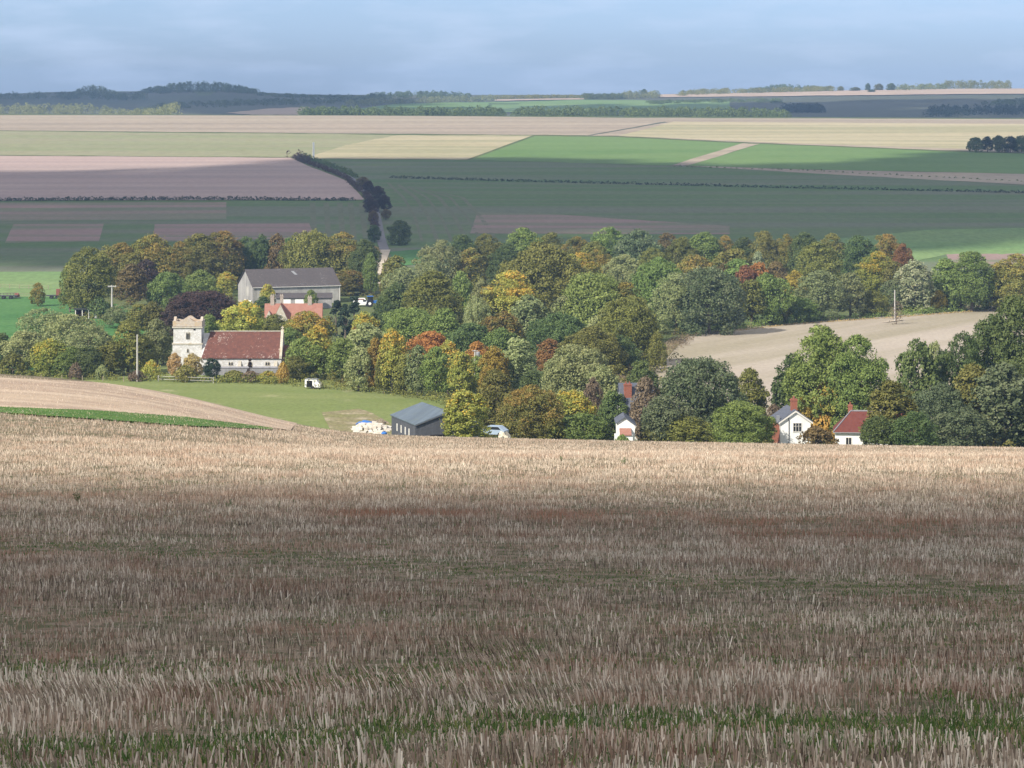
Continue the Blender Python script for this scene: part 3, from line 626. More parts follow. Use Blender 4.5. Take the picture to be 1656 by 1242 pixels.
GA, GB, GC, GD, GE, GF = ("tree belt behind the barn", "trees and bushes left of the church", "trees edging the meadow",
    "trees of the middle wood", "trees above the fallow field", "trees by the white houses")
TREES = [
# belt behind the barn
(143,401,78,512,'OL','B',"broad olive tree at the left end of the belt, above the red open shed",GA),
(113,425,34,505,'MG','T',"narrow greener tree clinging to the left edge of the belt's first broad crown",GA),
(197,394,64,480,'OT','R',"orange tipped tree rising just behind the pole with the crossbar",GA),
(172,398,40,472,'OL','R',"small olive crown peeping over between the first and second trees of the belt",GA),
(247,383,86,478,'OT','B',"tall rounded olive tree with orange fringe, left of the dark purple tree",GA),
(213,408,46,482,'OL','R',"lower olive crown between the crossbar pole and the purple tree",GA),
(236,421,44,484,'CO','R',"dark purple copper tree set low in the belt",GA),
(212,428,54,496,'BR','R',"reddish brown tree right beside the crossbar pole",GA),
(290,392,60,478,'OT','R',"browning tree between two taller domes of the belt",GA),
(322,379,78,470,'OL','B',"olive dome above the green tree left of the barn",GA),
(362,374,76,468,'OT','B',"highest orange fringed dome behind the barn's left gable",GA),
(398,384,52,466,'DG','R',"dark green crown showing above the barn roof's left half",GA),
(424,381,36,466,'DG','T',"small dark dome over the middle left of the barn roof",GA),
(424,395,32,462,'YG','T',"slender yellowish crown directly above the barn roof",GA),
(449,380,40,466,'BR','T',"reddish tree between green domes above the barn roof",GA),
(466,386,44,462,'MG','R',"green crown right of the reddish one above the barn",GA),
(505,372,92,470,'OL','B',"broad green dome above the barn roof's right end",GA),
(555,377,74,470,'OT','B',"orange topped dome at the right end of the tree belt",GA),
(588,388,50,474,'DG','R',"dark tree closing the tree belt beside the lane",GA),
(600,410,26,480,'MG','T',"thin green tree by the lane at the end of the belt",GA),
(530,412,60,470,'DG','R',"dark green crown low behind the barn's right gable end",GA),
(268,440,60,506,'MG','R',"fresh green tree left of the copper beech",GA),
(324,437,54,496,'MG','R',"mid green tree between belt and copper beech",GA),
(367,440,36,480,'YG','T',"small yellow green tree touching the barn's left gable",GA),
(563,436,60,478,'OT','R',"bushy green tree with brown flecks right of the barn",GA),
# around the church
(330,469,114,536,'CO','B',"wide dark copper beech behind the church tower",GB),
(290,490,60,540,'CO','R',"lower copper crown just left of the copper beech",GB),
(397,487,72,560,'YG','R',"yellow green tree rising behind the nave roof",GB),
(432,459,26,497,'YG','T',"small pale tree standing against the barn wall",GB),
(503,469,22,500,'MG','T',"small green tree before the barn's lean-to",GB),
(425,480,34,520,'DG','R',"dark shrubby tree left of the red roofed manor",GB),
(447,508,52,562,'OL','R',"olive brown tree over the right end of the nave",GB),
(495,503,76,566,'YG','R',"light green tree in front of the manor's red roof",GB),
(468,530,40,575,'MG','R',"green crown just right of the nave's gable cross",GB),
(545,484,46,548,'YW','C',"dark yew left of its pair beside the manor",GB),
(573,480,52,548,'YW','C',"dark yew right of its pair beside the manor",GB),
(558,490,36,552,'YW','C',"dark yew squeezed between two larger yews",GB),
(338,508,36,572,'MG','T',"green crown filling the gap between tower and nave",GB),
(254,517,46,588,'GG','R',"grey green tree left of the tower",GB),
(264,536,34,585,'MG','T',"green tree hugging the tower's left side",GB),
(246,488,36,540,'OL','R',"small olive crown above the grey green tree by the tower",GB),
(224,491,40,540,'OL','R',"olive crown between the crossbar pole and the church pole",GB),
(196,492,56,528,'GG','W',"thin grey green bush under the crossbar pole",GB),
(206,520,62,604,'OL','T',"brownish green tree behind the church pole",GB),
(233,545,48,600,'OL','T',"olive tree right of the church pole",GB),
(158,480,44,514,'DG','S',"dark bush beside the red open shed's right end",GB),
(70,498,84,572,'GG','W',"feathery grey green tree in front of the paddock",GB),
(110,508,92,578,'GG','W',"second feathery grey green tree, before the red open shed",GB),
(38,535,74,602,'GG','R',"grey green bush at the left end of the meadow's edge",GB),
(148,527,80,604,'GG','W',"soft grey green tree at the paddock's lower corner",GB),
(80,548,64,606,'YG','R',"yellowing bush in the meadow edge, left of the dark gap",GB),
(112,560,56,607,'MG','R',"green bush just right of the yellowing one by the meadow",GB),
(142,560,46,608,'DG','R',"darkest bush of the meadow edge with a grey shrub below",GB),
(178,552,48,606,'OL','R',"olive bush left of the church pole on the meadow edge",GB),
(4,538,36,598,'DG','R',"dark tree cut off by the picture's left edge",GB),
(-28,556,60,606,'GG','R',"grey green bush beyond the left edge of the meadow hedge",GB),
(20,572,50,608,'OL','S',"low olive shrub at the far left of the meadow edge",GB),
(62,458,25,496,'OT','T',"small round tree alone in the paddock",GB),
(123,586,22,613,'PK','S',"pale greyish shrub below the dark bush on the meadow edge",GB),
(165,590,24,612,'GG','S',"small grey green shrub left of the church pole's foot",GB),
(221,599,34,615,'PK','S',"brown shrub at the foot of the church pole",GB),
(245,583,34,612,'YG','S',"yellow green shrub right of the church pole",GB),
(283,571,25,612,'TN','T',"slim golden shrub at the tower's left corner",GB),
(311,572,32,613,'TN','R',"golden bush in front of the tower",GB),
(300,590,44,616,'OL','S',"low olive hedge shrub before the golden bush",GB),
(341,579,27,617,'YW','T',"neat dark green conifer in front of the nave's left end",GB),
(378,599,44,617,'OL','S',"olive shrub below the nave's first window",GB),
(404,580,18,617,'CO','C',"dark spiky shrub under the nave's middle window",GB),
(407,600,38,618,'PK','S',"purplish shrub spreading at the spiky shrub's foot",GB),
(434,600,44,619,'YG','S',"low yellow green shrub before the churchyard wall",GB),
(457,585,24,620,'YE','S',"yellow shrub at the right end of the nave",GB),
# along the meadow
(497,545,68,613,'MG','R',"green tree above the white field trailer",GC),
(513,528,56,612,'YG','R',"olive yellow crown between the nave and the white trailer",GC),
(478,575,40,616,'OL','R',"low olive tree left of the white field trailer",GC),
(553,548,60,619,'MG','R',"leafy green tree right of the white field trailer",GC),
(590,524,76,612,'GG','R',"broad grey green crown behind the meadow edge's yellow trees",GC),
(580,560,46,634,'GG','T',"pale green bush in front of the broad grey green crown",GC),
(607,548,34,634,'YE','T',"yellow leaved tree left of the pale trunked one",GC),
(633,533,50,638,'YG','T',"yellow green tree on a bare pale trunk at the meadow edge",GC,'p'),
(620,575,26,638,'OL','T',"small olive tree below the yellow leaved ones",GC),
(655,572,40,640,'OL','T',"shaded olive tree between two pale trunks",GC),
(695,535,66,602,'OR','R',"bright orange tree in the row by the meadow",GC),
(676,560,42,642,'GG','T',"green grey tree in front of the bright orange one",GC,'p'),
(706,562,50,646,'MG','T',"green tree at the front of the bright orange one's right side",GC),
(725,552,48,640,'YG','R',"yellow green crown right of the bright orange tree",GC),
(745,568,46,652,'YG','T',"yellow tipped tree left of the transformer pole",GC),
(772,553,42,605,'OR','R',"rust orange tree behind the transformer pole",GC),
(774,575,40,640,'MG','T',"green tree right below the transformer pole",GC),
(800,562,52,655,'YE','R',"golden yellow tree right of the transformer pole",GC),
(836,546,70,650,'GG','R',"grainy grey green tree right of the golden yellow one",GC),
(888,549,46,606,'RD','R',"rust red tree peeping between two grey green crowns",GC),
(860,600,50,665,'DG','R',"dark green tree low between the two grey green crowns",GC),
(928,557,108,675,'GG','B',"large knobbly grey green tree left of the slate roofed house",GC),
(975,592,56,690,'GG','T',"knobbly green tree beside the slate roofed house",GC),
# bottom front, above the field brow
(748,630,72,778,'YG','R',"yellowish tree beside the blue shed's gable",GF),
(800,600,70,705,'OL','R',"soft olive tree behind the yellowish one by the shed",GF),
(738,660,44,778,'YG','T',"small yellow tree against the blue shed",GF),
(860,626,112,738,'OT','B',"large brown olive tree above the cream canvas heap",GF),
(925,632,84,725,'YG','R',"yellow green tree right of the large brown olive one",GF),
(958,612,34,705,'PK','T',"thin brown tree in front of the knobbly grey green crown",GF),
(990,632,52,715,'DG','R',"dark green tree touching the slate roofed house",GF),
(945,668,90,740,'MG','R',"low green tree left of the white porch",GF),
(890,680,60,742,'OL','S',"low olive bush on the field brow under the brown olive tree",GF),
(980,690,36,740,'BB','S',"bluish shrub on the brow left of the white porch",GF),
(1006,703,30,775,'MG','S',"small green shrub in front of the white porch",GF),
(1044,612,54,738,'PK','T',"plum brown tree between the slate house and the broad green tree",GF),
# middle wood
(716,388,72,478,'GG','W',"soft grey green willow right of the lane",GD),
(693,412,50,484,'GG','W',"lower soft willow beside the lane's end",GD),
(748,380,56,464,'DG','R',"dark tree between the willow and the rounder dome",GD),
(762,402,50,478,'OT','R',"brown flecked tree at the willow's right shoulder",GD),
(785,379,56,462,'OL','R',"olive crown in the back row right of the willow",GD),
(845,370,76,462,'MG','B',"green dome highest in the back row of the middle wood",GD),
(820,395,60,472,'DG','R',"dark crown under the highest back row dome",GD),
(893,377,54,460,'OL','R',"flat olive crown in the back row, right of the highest dome",GD),
(933,383,56,466,'OT','R',"orange tinged back row crown above the great oak",GD),
(985,368,66,460,'MG','R',"green back row crown right of the orange tinged one",GD),
(962,392,60,474,'OL','R',"olive crown between the great oak and the back row",GD),
(1032,373,82,464,'BB','B',"bluish green back row dome of the middle wood",GD),
(1078,378,52,460,'BR','R',"reddish brown crown in the back row above the bluish dome's edge",GD),
(1105,384,54,466,'OL','R',"olive back row crown right of the reddish brown one",GD),
(872,397,136,524,'OL','B',"great domed oak in the heart of the middle wood",GD),
(940,409,70,500,'YG','R',"gold flecked tree at the great oak's right flank",GD),
(965,405,64,488,'OT','R',"autumn tinted crown right of the gold flecked tree",GD),
(700,440,96,550,'OL','B',"big shaded oak between the yews and the poplars",GD),
(642,458,56,540,'DG','R',"dark green tree left of the big shaded oak",GD),
(665,497,96,575,'MG','B',"bright green spreading tree below the big shaded oak",GD),
(622,480,40,545,'DG','R',"dark tree just right of the yews",GD),
(640,415,50,486,'OL','R',"scrubby olive tree beside the pale end of the lane",GD),
(655,432,60,492,'GG','R',"grey green scrub tree right of the pale end of the lane",GD),
(628,418,26,482,'BR','S',"brownish shrub at the bend of the lane",GD),
(745,440,40,520,'MG','T',"green crown between the big shaded oak and the poplars",GD),
(780,452,46,556,'GG','W',"grey green poplar leaning left of the lime green tree",GD),
(768,478,40,560,'GG','W',"lower grey poplar beside the big shaded oak",GD),
(828,440,98,556,'YG','B',"lime green tree at the front of the great oak",GD),
(853,478,64,560,'GG','R',"pale grey green tree at the lime tree's right foot",GD),
(815,505,70,575,'OT','R',"brown tinged tree under the lime green tree",GD),
(960,440,120,560,'MG','B',"broad soft green tree right of the great oak",GD),
(915,478,60,560,'GG','R',"pale crown at the broad soft green tree's left foot",GD),
(1012,458,80,560,'OT','R',"brown speckled tree on the broad soft green tree's shoulder",GD),
(1018,480,100,594,'OL','B',"large dusky tree at the corner of the fallow field",GD),
(985,505,80,590,'GG','R',"grey green crown left of the large dusky tree",GD),
(1065,420,96,530,'MG','B',"green dome left of the dark glossy tree",GD),
(1010,412,70,494,'GG','R',"small grey green dome between the back row and the soft green tree",GD),
(1055,402,56,480,'OL','R',"olive dome left of the tan dome by the red tree",GD),
(1120,412,66,482,'OT','R',"tan domed tree above the dark glossy tree",GD),
(1062,538,30,600,'OL','R',"dusky green bush where the fallow field narrows",GD),
(905,507,96,590,'DG','B',"dark green tree behind the knobbly grey green ones",GD),
(760,522,70,592,'DG','R',"dark green tree right of the bright orange one",GD),
(810,530,60,596,'MG','R',"green tree between the two rust coloured ones",GD),
(960,530,100,612,'OL','B',"olive tree above the knobbly grey green crown",GD),
(1004,542,56,608,'DG','R',"dark tree on the corner slope left of the fallow field",GD),
(720,500,60,580,'MG','R',"green crown behind the bright orange tree",GD),
(548,545,50,600,'GG','R',"hazy green crown right of the nave",GD),
(590,505,50,570,'YG','R',"pale yellow green crown below the yews",GD),
(574,530,24,585,'RD','S',"dark red bush below the yews",GD),
# above the fallow field
(1140,377,66,462,'MG','R',"green back row dome above the tan domed tree",GE),
(1172,382,46,460,'OT','R',"rusty topped back row crown right of the mauve patch",GE),
(1204,384,46,462,'DG','R',"dark green back row crown over the silver tree",GE),
(1236,374,54,462,'OL','R',"round olive dome standing highest right of the mauve patch",GE),
(1272,380,46,462,'OT','R',"orange fringed back row crown right of the highest olive dome",GE),
(1300,377,54,464,'DG','R',"dark dome in the back row above the olive tree",GE),
(1345,379,58,466,'OL','R',"olive back row dome left of the deep green one",GE),
(1388,382,66,476,'DG','B',"deep green dome of the right back row",GE),
(1435,379,64,470,'OT','R',"orange topped dome at the right end of the back row",GE),
(1460,395,44,478,'RD','R',"dark red tree at the right end of the back row",GE),
(1322,393,74,482,'OL','R',"olive tree standing forward of the right back row",GE),
(1190,402,64,476,'OL','R',"olive tree behind the row of orange shrubs",GE),
(1226,408,28,476,'PB','R',"small silvery tree amid orange ones",GE),
(1180,424,48,488,'BR','R',"brown orange tree above the dark glossy tree's right side",GE),
(1205,430,40,492,'RD','R',"red orange tree right of the brown orange one",GE),
(1228,424,46,490,'OR','R',"orange yellow tree left of the dark brown one",GE),
(1255,424,44,488,'BR','R',"dark brown tree right of the orange yellow one",GE),
(1285,438,36,500,'YE','T',"yellow sprig tree left of the hazy willow",GE),
(1418,408,70,492,'YG','R',"golden green tree left of the silver whitebeam",GE),
(1448,425,46,494,'OL','R',"olive tree between golden green tree and whitebeam",GE),
(1148,431,112,542,'BB','B',"dark glossy blue green tree at the head of the fallow field",GE),
(1092,442,80,540,'GG','B',"pale green tree left of the dark glossy one",GE),
(1215,452,56,528,'OL','R',"olive tree pressed against the dark glossy one",GE),
(1240,443,72,526,'MG','R',"fresh green tree right of the dark glossy one",GE),
(1195,420,60,490,'MG','R',"light green crown between the dark glossy tree and the red orange one",GE),
(1325,438,86,518,'GG','W',"hazy grey green willow above the fallow field's edge",GE),
(1290,480,60,522,'MG','R',"green bush at the willow's left foot",GE),
(1376,442,56,514,'GG','R',"mottled pale tree right of the hazy willow",GE),
(1408,470,50,512,'OL','R',"olive bush left of the pole in the fallow field",GE),
(1480,422,64,506,'PB','R',"silvery whitebeam right of the field pole",GE),
(1445,452,40,506,'BB','R',"bluish bush just behind the field pole",GE),
(1528,420,62,502,'MG','R',"green tree right of the silvery whitebeam",GE),
(1572,407,76,504,'MG','B',"tall pointed green tree near the picture's right side",GE),
(1645,412,80,504,'OT','B',"red tipped tree at the picture's right edge",GE),
(1608,440,40,500,'DG','R',"dark purple green gap tree left of the red tipped one",GE),
(1519,470,34,504,'YE','S',"yellow shrub right of the whitebeam's foot",GE),
(1545,461,30,502,'BR','T',"russet shrub before the tall pointed tree",GE),
(1600,468,40,500,'PK','S',"reddish shrub right of the tall pointed tree",GE),
(1487,492,70,506,'MG','S',"low green bramble under the whitebeam",GE),
(1450,486,30,526,'PK','N',"thin leafless young tree beside the field pole",GE),
(1258,488,44,524,'OL','S',"olive shrub on the fallow field's upper edge",GE),
(1175,505,60,532,'MG','S',"low green shrub at the dark glossy tree's foot",GE),
(1120,510,50,538,'MG','S',"bright shrub at the fallow field's left tip",GE),
# right foreground
(1131,576,138,735,'DK','B',"broad grey green tree in front of the fallow field",GF),
(1075,640,80,750,'DK','R',"leafy green tree at the broad tree's left foot",GF),
(1105,672,84,752,'OL','R',"olive brown bush under the broad grey green tree",GF),
(1038,582,54,668,'DG','R',"dark bush behind the slate roofed house",GF),
(1197,648,96,778,'MG','B',"bright green round tree left of the brick sided house",GF),
(1212,598,60,705,'OL','T',"dull green tree behind the bright green round one",GF),
(1326,530,114,715,'MG','B',"tall green tree behind the white gabled house",GF),
(1284,575,78,710,'DG','R',"darker green tree on the tall green tree's left side",GF),
(1386,545,96,722,'MG','B',"bright leafy tree right of the tall green one",GF),
(1360,600,96,718,'YG','B',"yellow green tree behind the red roofed house",GF),
(1305,640,56,718,'YE','R',"yellow orange tree behind the white gabled house",GF),
(1330,665,56,720,'OR','S',"orange shrub between the two houses",GF),
(1318,690,66,800,'BR','S',"rusty brown shrub before the white gabled house",GF),
(1253,655,34,735,'PK','T',"pinkish shrub behind the brick side wall",GF),
(1440,618,84,800,'OL','R',"dull olive tree over the red roof's right end",GF),
(1420,672,60,806,'DG','R',"dark bush in front of the red roof's right end",GF),
(1483,552,74,735,'DG','T',"dark tree with pale limbs right of the field gap",GF),
(1512,552,36,700,'GG','T',"thin topped tree beside the dark pale limbed one",GF),
(1607,512,96,722,'DG','B',"dark olive tree at the right, left of the tallest",GF),
(1640,480,110,722,'DG','B',"tallest dark olive tree at the picture's right edge",GF),
(1558,540,76,730,'DG','B',"dark tree at the left flank of the right edge clump",GF),
(1572,592,88,745,'OL','B',"brown green tree below the dark olive ones",GF),
(1625,590,110,750,'DK','B',"grey green tree filling the right edge above the field brow",GF),
(1525,622,96,748,'DK','B',"mottled green tree right of the white outbuilding",GF),
(1475,665,70,810,'DG','R',"dark bush hiding the white outbuilding",GF),
(1560,660,90,758,'DK','R',"bushy grey green tree on the brow near the right edge",GF),
(1690,560,110,748,'DG','B',"dark tree beyond the picture's right edge",GF),
# lane side and single field trees
(587,286,24,306,'BR','T',"small brown tree where the hedge meets the lane","small trees along the lane"),
(597,292,19,318,'CO','T',"dark slim tree left of the lane near the top","small trees along the lane"),
(611,301,23,324,'CO','T',"dark purplish tree right of the lane near the top","small trees along the lane"),
(601,318,24,343,'CO','R',"dark bushy tree left of the lane halfway up","small trees along the lane"),
(622,315,22,342,'CO','T',"purplish tree right of the lane halfway up","small trees along the lane"),
(604,341,17,362,'BR','T',"reddish little tree left of the lane below halfway","small trees along the lane"),
(624,338,16,356,'BR','T',"reddish little tree right of the lane below halfway","small trees along the lane"),
(606,364,24,392,'DG','R',"green bush left of the lane's lower end","small trees along the lane"),
(647,356,36,396,'DG','R',"round dark green tree standing alone right of the lane",None),
(606,398,22,412,'TN','S',"pale dry shrub at the lane's lower end",None),
]
for t in TREES:
    u, vt, w, vb, col, kind, lab, grp = t[:8]
    tree(u, vt, w, vb, col, kind, lab, grp, M_palebark if len(t) > 8 else None)

def strip_foliage(name, path, height, width, step, per, leaf, col, label, cat, kind=None, lo=430, hi=2230, floor=False, vary=0.35, seed=1, group=None):
    """a hedge or a band of undergrowth: leaf clumps along a line of sightings"""
    rng = np.random.default_rng(seed)
    P = []
    for u, v in path:
        Y = F*53.0/(v - HV) if floor else at(u, v, lo, hi)
        P.append((px(u, Y), Y))
    Vs, Ts, Ls = [], [], []
    org = Vector((P[0][0], P[0][1], gz(*P[0])))
    for (x0, y0), (x1, y1) in zip(P, P[1:]):
        L = math.hypot(x1-x0, y1-y0); n = max(1, int(L/step))
        for k in range(n):
            t = (k + rng.uniform(-.3, .3))/n
            x, y = x0+(x1-x0)*t + rng.normal()*width*0.15, y0+(y1-y0)*t + rng.normal()*width*0.15
            hh = height*rng.uniform(1-vary, 1+vary)
            V, T, Lb = crown_cloud(rng, width*rng.uniform(.4, .65), hh, 'bush', per, leaf)
            Vs.append(V + np.array([x-org.x, y-org.y, gz(x, y)-0.1-org.z])); Ts.append(np.clip(T*0.7 + rng.uniform(0, .3), 0, 1)); Ls.append(Lb)
    me = fast_mesh(name, np.concatenate(Vs), 4, [LEAF[col]], {"tint": np.concatenate(Ts), "lobe": np.concatenate(Ls)})
    o = link(name, me, None, org)
    return tag(o, label, cat, group, kind)
strip_foliage("hedge", [(-200, 326), (0, 325), (150, 324), (330, 323), (450, 324), (575, 325)], 1.5, 2.6, 0.9, 44, 0.5, 'YW', "long dark hedge below the ploughed field, ending at the lane", "hedge", seed=3, vary=0.3)
strip_foliage("hedge", [(632, 288), (800, 293), (1050, 299), (1250, 304), (1500, 309), (1800, 316)], 1.2, 1.8, 1.1, 30, 0.5, 'YW', "thin dark hedge crossing the dull green crop right of the lane", "hedge", seed=4)
strip_foliage("hedge", [(1090, 269.5), (1300, 276), (1390, 281), (1600, 291), (1800, 301)], 0.7, 1.6, 3.5, 24, 0.5, 'DG', "low broken hedge under the brown field margin", "hedge", seed=5, vary=0.7)
strip_foliage("hedge", [(474, 256), (490, 262.5), (520, 272.5), (560, 290), (584, 311)], 2.2, 2.2, 1.8, 40, 0.55, 'CO', "dark hedge on the left side of the climbing lane", "hedge", seed=6)
strip_foliage("hedge", [(492, 256), (510, 262.5), (540, 273), (578, 288)], 2.4, 2.4, 1.8, 40, 0.55, 'DG', "dark hedge on the right side of the climbing lane", "hedge", seed=7)
strip_foliage("hedge", [(590, 316), (601, 334), (604, 350), (608, 375)], 2.6, 2.6, 1.6, 44, 0.55, 'CO', "ragged dark hedge on the left side of the lane's lower stretch", "hedge", seed=12, vary=.6)
strip_foliage("hedge", [(470, 256), (480, 256.5), (500, 264)], 4.0, 3.0, 3.0, 80, 0.6, 'CO', "tall dark thicket where the lane leaves over the crest", "hedge", seed=8)
strip_foliage("undergrowth", [(-40, 611), (60, 611), (150, 612), (230, 615), (300, 617), (440, 621), (540, 630), (620, 638), (700, 650), (740, 662)], 1.6, 3.0, 1.1, 60, 0.32, 'OL', "rough undergrowth along the far edge of the meadow", "undergrowth", 'stuff', floor=True, seed=9)
strip_foliage("undergrowth", [(1118, 541), (1200, 533), (1280, 524), (1440, 513), (1600, 500), (1700, 492)], 1.5, 3.0, 1.3, 60, 0.35, 'MG', "bramble along the far edge of the fallow field", "undergrowth", 'stuff', floor=True, seed=10)
strip_foliage("undergrowth", [(1120, 543), (1200, 535.5), (1280, 526), (1440, 515), (1600, 502), (1700, 494)], 0.5, 1.6, 1.0, 30, 0.3, 'TN', "dry grass fringe of the fallow field", "undergrowth", 'stuff', floor=True, seed=14)
strip_foliage("undergrowth", [(985, 640), (1000, 610), (1050, 588), (1110, 548)], 1.4, 5.0, 1.4, 60, 0.35, 'PK', "brown scrub at the left edge of the fallow field", "undergrowth", 'stuff', floor=True, seed=15)
def under_mass(name, boxes, n, label, seed):
    """low plants between the trunks on the valley floor"""
    rng = np.random.default_rng(seed); Vs, Ts, Ls = [], [], []
    for (u0, u1, v0, v1), q in zip(boxes, n):
        for _ in range(q):
            u = rng.uniform(u0, u1); Y = F*53/(rng.uniform(v0, v1) - HV); x = px(u, Y)
            V, T, Lb = crown_cloud(rng, rng.uniform(1.2, 2.4), rng.uniform(1.2, 3.2), 'bush', 110, 0.42)
            Vs.append(V + np.array([x, Y, gz(x, Y)-.1])); Ts.append(T); Ls.append(Lb)
    me = fast_mesh(name, np.concatenate(Vs), 4, [LEAF['OL']], {"tint": np.concatenate(Ts), "lobe": np.concatenate(Ls)})
    tag(link(name, me), label, "undergrowth", None, 'stuff')
under_mass("undergrowth", [(590, 1100, 480, 640), (105, 380, 480, 530), (1080, 1660, 480, 505), (720, 1010, 640, 735), (1030, 1660, 690, 760), (480, 760, 560, 630)], [330, 60, 160, 110, 130, 80], "leafy undergrowth between the trees of the valley", 21)

# ------------------------------------------------------------------ far woods (each reads as one mass) and single far trees
def wood(name, pts, hgt, n, col, label, lo=2300, hi=4650, rx=(4, 8), leaf=1.25, per=150, seed=1, style='bush', jit=0.0, dome=False):
    rng = np.random.default_rng(seed); Vs, Ts, Ls = [], [], []
    seg = np.array([math.hypot(b[0]-a[0], b[1]-a[1]) for a, b in zip(pts, pts[1:])]); cum = np.concatenate([[0], np.cumsum(seg)])
    P = [(u, at(u, v, lo, hi)) for u, v in pts]
    for k in range(n):
        s = rng.uniform(0, cum[-1]); i = min(len(seg)-1, int(np.searchsorted(cum, s)-1 if s > 0 else 0)); t = (s-cum[i])/max(seg[i], 1e-6)
        u = P[i][0] + (P[i+1][0]-P[i][0])*t; Y = P[i][1] + (P[i+1][1]-P[i][1])*t + rng.uniform(-1, 1)*jit
        x = px(u, Y); h = hgt*rng.uniform(0.75, 1.1)*(0.45 + 0.6*math.sin(math.pi*min(1, max(0, s/cum[-1]))) if dome else 1.0)
        V, T, Lb = crown_cloud(rng, rng.uniform(*rx), h, style, per, leaf)
        Vs.append(V + np.array([x, Y, gz(x, Y)])); Ts.append(np.clip(0.6*T + rng.uniform(0, .4), 0, 1)); Ls.append(Lb)
    me = fast_mesh(name, np.concatenate(Vs), 4, [LEAF[col]], {"tint": np.concatenate(Ts), "lobe": np.concatenate(Ls)})
    return tag(link(name, me), label, "wood", None, 'stuff')
wood("far_wood", [(-150, 186), (0, 185.5), (150, 185.5), (285, 187)], 10.5, 190, 'GG', "long greenish wood at the left behind the plateau", jit=60, seed=31)
wood("far_wood", [(-60, 161), (30, 160), (120, 160), (235, 161)], 9.0, 120, 'DG', "dark wood along the low left skyline", jit=60, seed=32)
wood("far_wood", [(118, 157), (140, 156), (165, 157), (190, 158)], 15.0, 60, 'DG', "dark hump of taller trees on the left skyline", dome=True, jit=30, seed=33)
wood("far_wood", [(232, 151), (270, 149), (330, 148), (385, 149.5), (415, 151)], 13.0, 170, 'DG', "plantation crowning the rounded far left hill", dome=True, jit=70, seed=34)
wood("far_wood", [(415, 154), (460, 157), (540, 159), (600, 160)], 5.0, 60, 'DG', "thin dark wood trailing right from the far left hill", jit=50, seed=35)
wood("far_wood", [(230, 178), (330, 172), (420, 169), (500, 167), (590, 164)], 6.0, 110, 'DG', "scattered dark bushes below the far left hill", jit=120, seed=36)
wood("far_wood", [(490, 193.5), (600, 194), (720, 194.5), (860, 195)], 7.5, 190, 'DG', "dark shelter belt along the plateau edge, left half", jit=40, seed=37)
wood("far_wood", [(860, 195), (1000, 195.5), (1150, 196), (1270, 196.5)], 8.0, 200, 'DG', "paler bushy shelter belt along the plateau edge, right half", jit=60, seed=38)
wood("far_wood", [(560, 171), (640, 168), (720, 165.5), (800, 163)], 7.5, 110, 'GG', "hazy greenish wood before the middle skyline", jit=60, seed=39)
wood("far_wood", [(590, 161), (650, 158), (700, 157), (760, 160)], 8.5, 80, 'DG', "bluish wood on the middle skyline", jit=60, seed=40)
wood("far_wood", [(800, 160.5), (870, 159), (945, 159)], 5.0, 60, 'OL', "low scrubby wood on the middle skyline", jit=40, seed=41)
wood("far_wood", [(944, 161), (980, 160.5), (1010, 160)], 8.0, 60, 'DG', "small dark plantation on the middle skyline", jit=40, seed=42)
wood("far_wood", [(1008, 160), (1040, 159), (1064, 159)], 10.5, 40, 'GG', "paler wood right of the small dark plantation", jit=40, seed=43)
wood("far_wood", [(1100, 155), (1180, 152), (1260, 150), (1350, 148)], 8.5, 160, 'OL', "long autumn wood on the right skyline", jit=90, seed=44)
wood("far_wood", [(1200, 150), (1280, 147), (1340, 147)], 11.5, 70, 'DG', "taller trees behind the long autumn wood", dome=True, jit=60, seed=45)
wood("far_wood", [(1450, 147), (1500, 145.5), (1530, 145)], 9.0, 45, 'GG', "small wood left of the last skyline wood", jit=40, seed=46)
wood("far_wood", [(1528, 144), (1580, 143), (1632, 142.5)], 12.5, 70, 'OL', "last wood on the skyline at the right", jit=60, seed=47)
wood("far_wood", [(1266, 183), (1300, 182), (1330, 182)], 9.5, 60, 'YW', "dark copse alone on the far right plain", jit=30, seed=48, lo=2600)
wood("far_wood", [(1500, 187), (1580, 184), (1720, 182)], 8.5, 120, 'YW', "dark wood across the far plain at the right edge", jit=80, seed=49, lo=2600)
wood("far_wood", [(1590, 170), (1660, 168), (1760, 167)], 6.0, 60, 'DG', "dark strip of trees on the far right plain", jit=60, seed=50, lo=2600)
wood("far_wood", [(1050, 168), (1150, 165), (1270, 165)], 3.5, 80, 'DG', "line of dark bushes below the pale skyline strip", jit=80, seed=51, lo=2600)
for u, vt, w, vb, col, lab in (
    (1360, 137, 9, 148, 'OL', "bushy single tree left of the slim skyline trees"),
    (1384, 139, 14, 148, 'OL', "low wide single tree on the right skyline"),
    (1404, 131, 7, 147, 'DG', "slim single tree alone on the right skyline"),
    (1422, 132, 12, 147, 'OL', "round single tree right of the slim skyline tree"),
    (1442, 131, 12, 147, 'DG', "dark round single tree left of the small skyline wood"),
    (1042, 140, 10, 158, 'DG', "tall single tree sticking up from the middle skyline wood"),
    (680, 144, 8, 158, 'DG', "single conifer sticking up from the bluish skyline wood"),
    (1052, 175, 18, 193, 'YG', "pale bushy tree in the shelter belt"),
    (1410, 143, 10, 150, 'DG', "small bush on the far pale strip")):
    Y = at(u, vb, 2400, 4650); X = px(u, Y); z = gz(X, Y)
    root = tag(empty("tree", (X, Y, z)), lab, "tree", "single trees on the far skyline")
    p, n = PROTO['R']; h = max(3.0, -(vt-HV)/F*Y - z)
    h *= .8; root.scale = (w*1.35/F*Y/2/p[0],)*2 + (h/p[1],)
    c = link("crown", MESHES['R'][0][0], root); c.material_slots[0].link = 'OBJECT'; c.material_slots[0].material = LEAF[col]
    link("trunk", MESHES['R'][0][1], root)
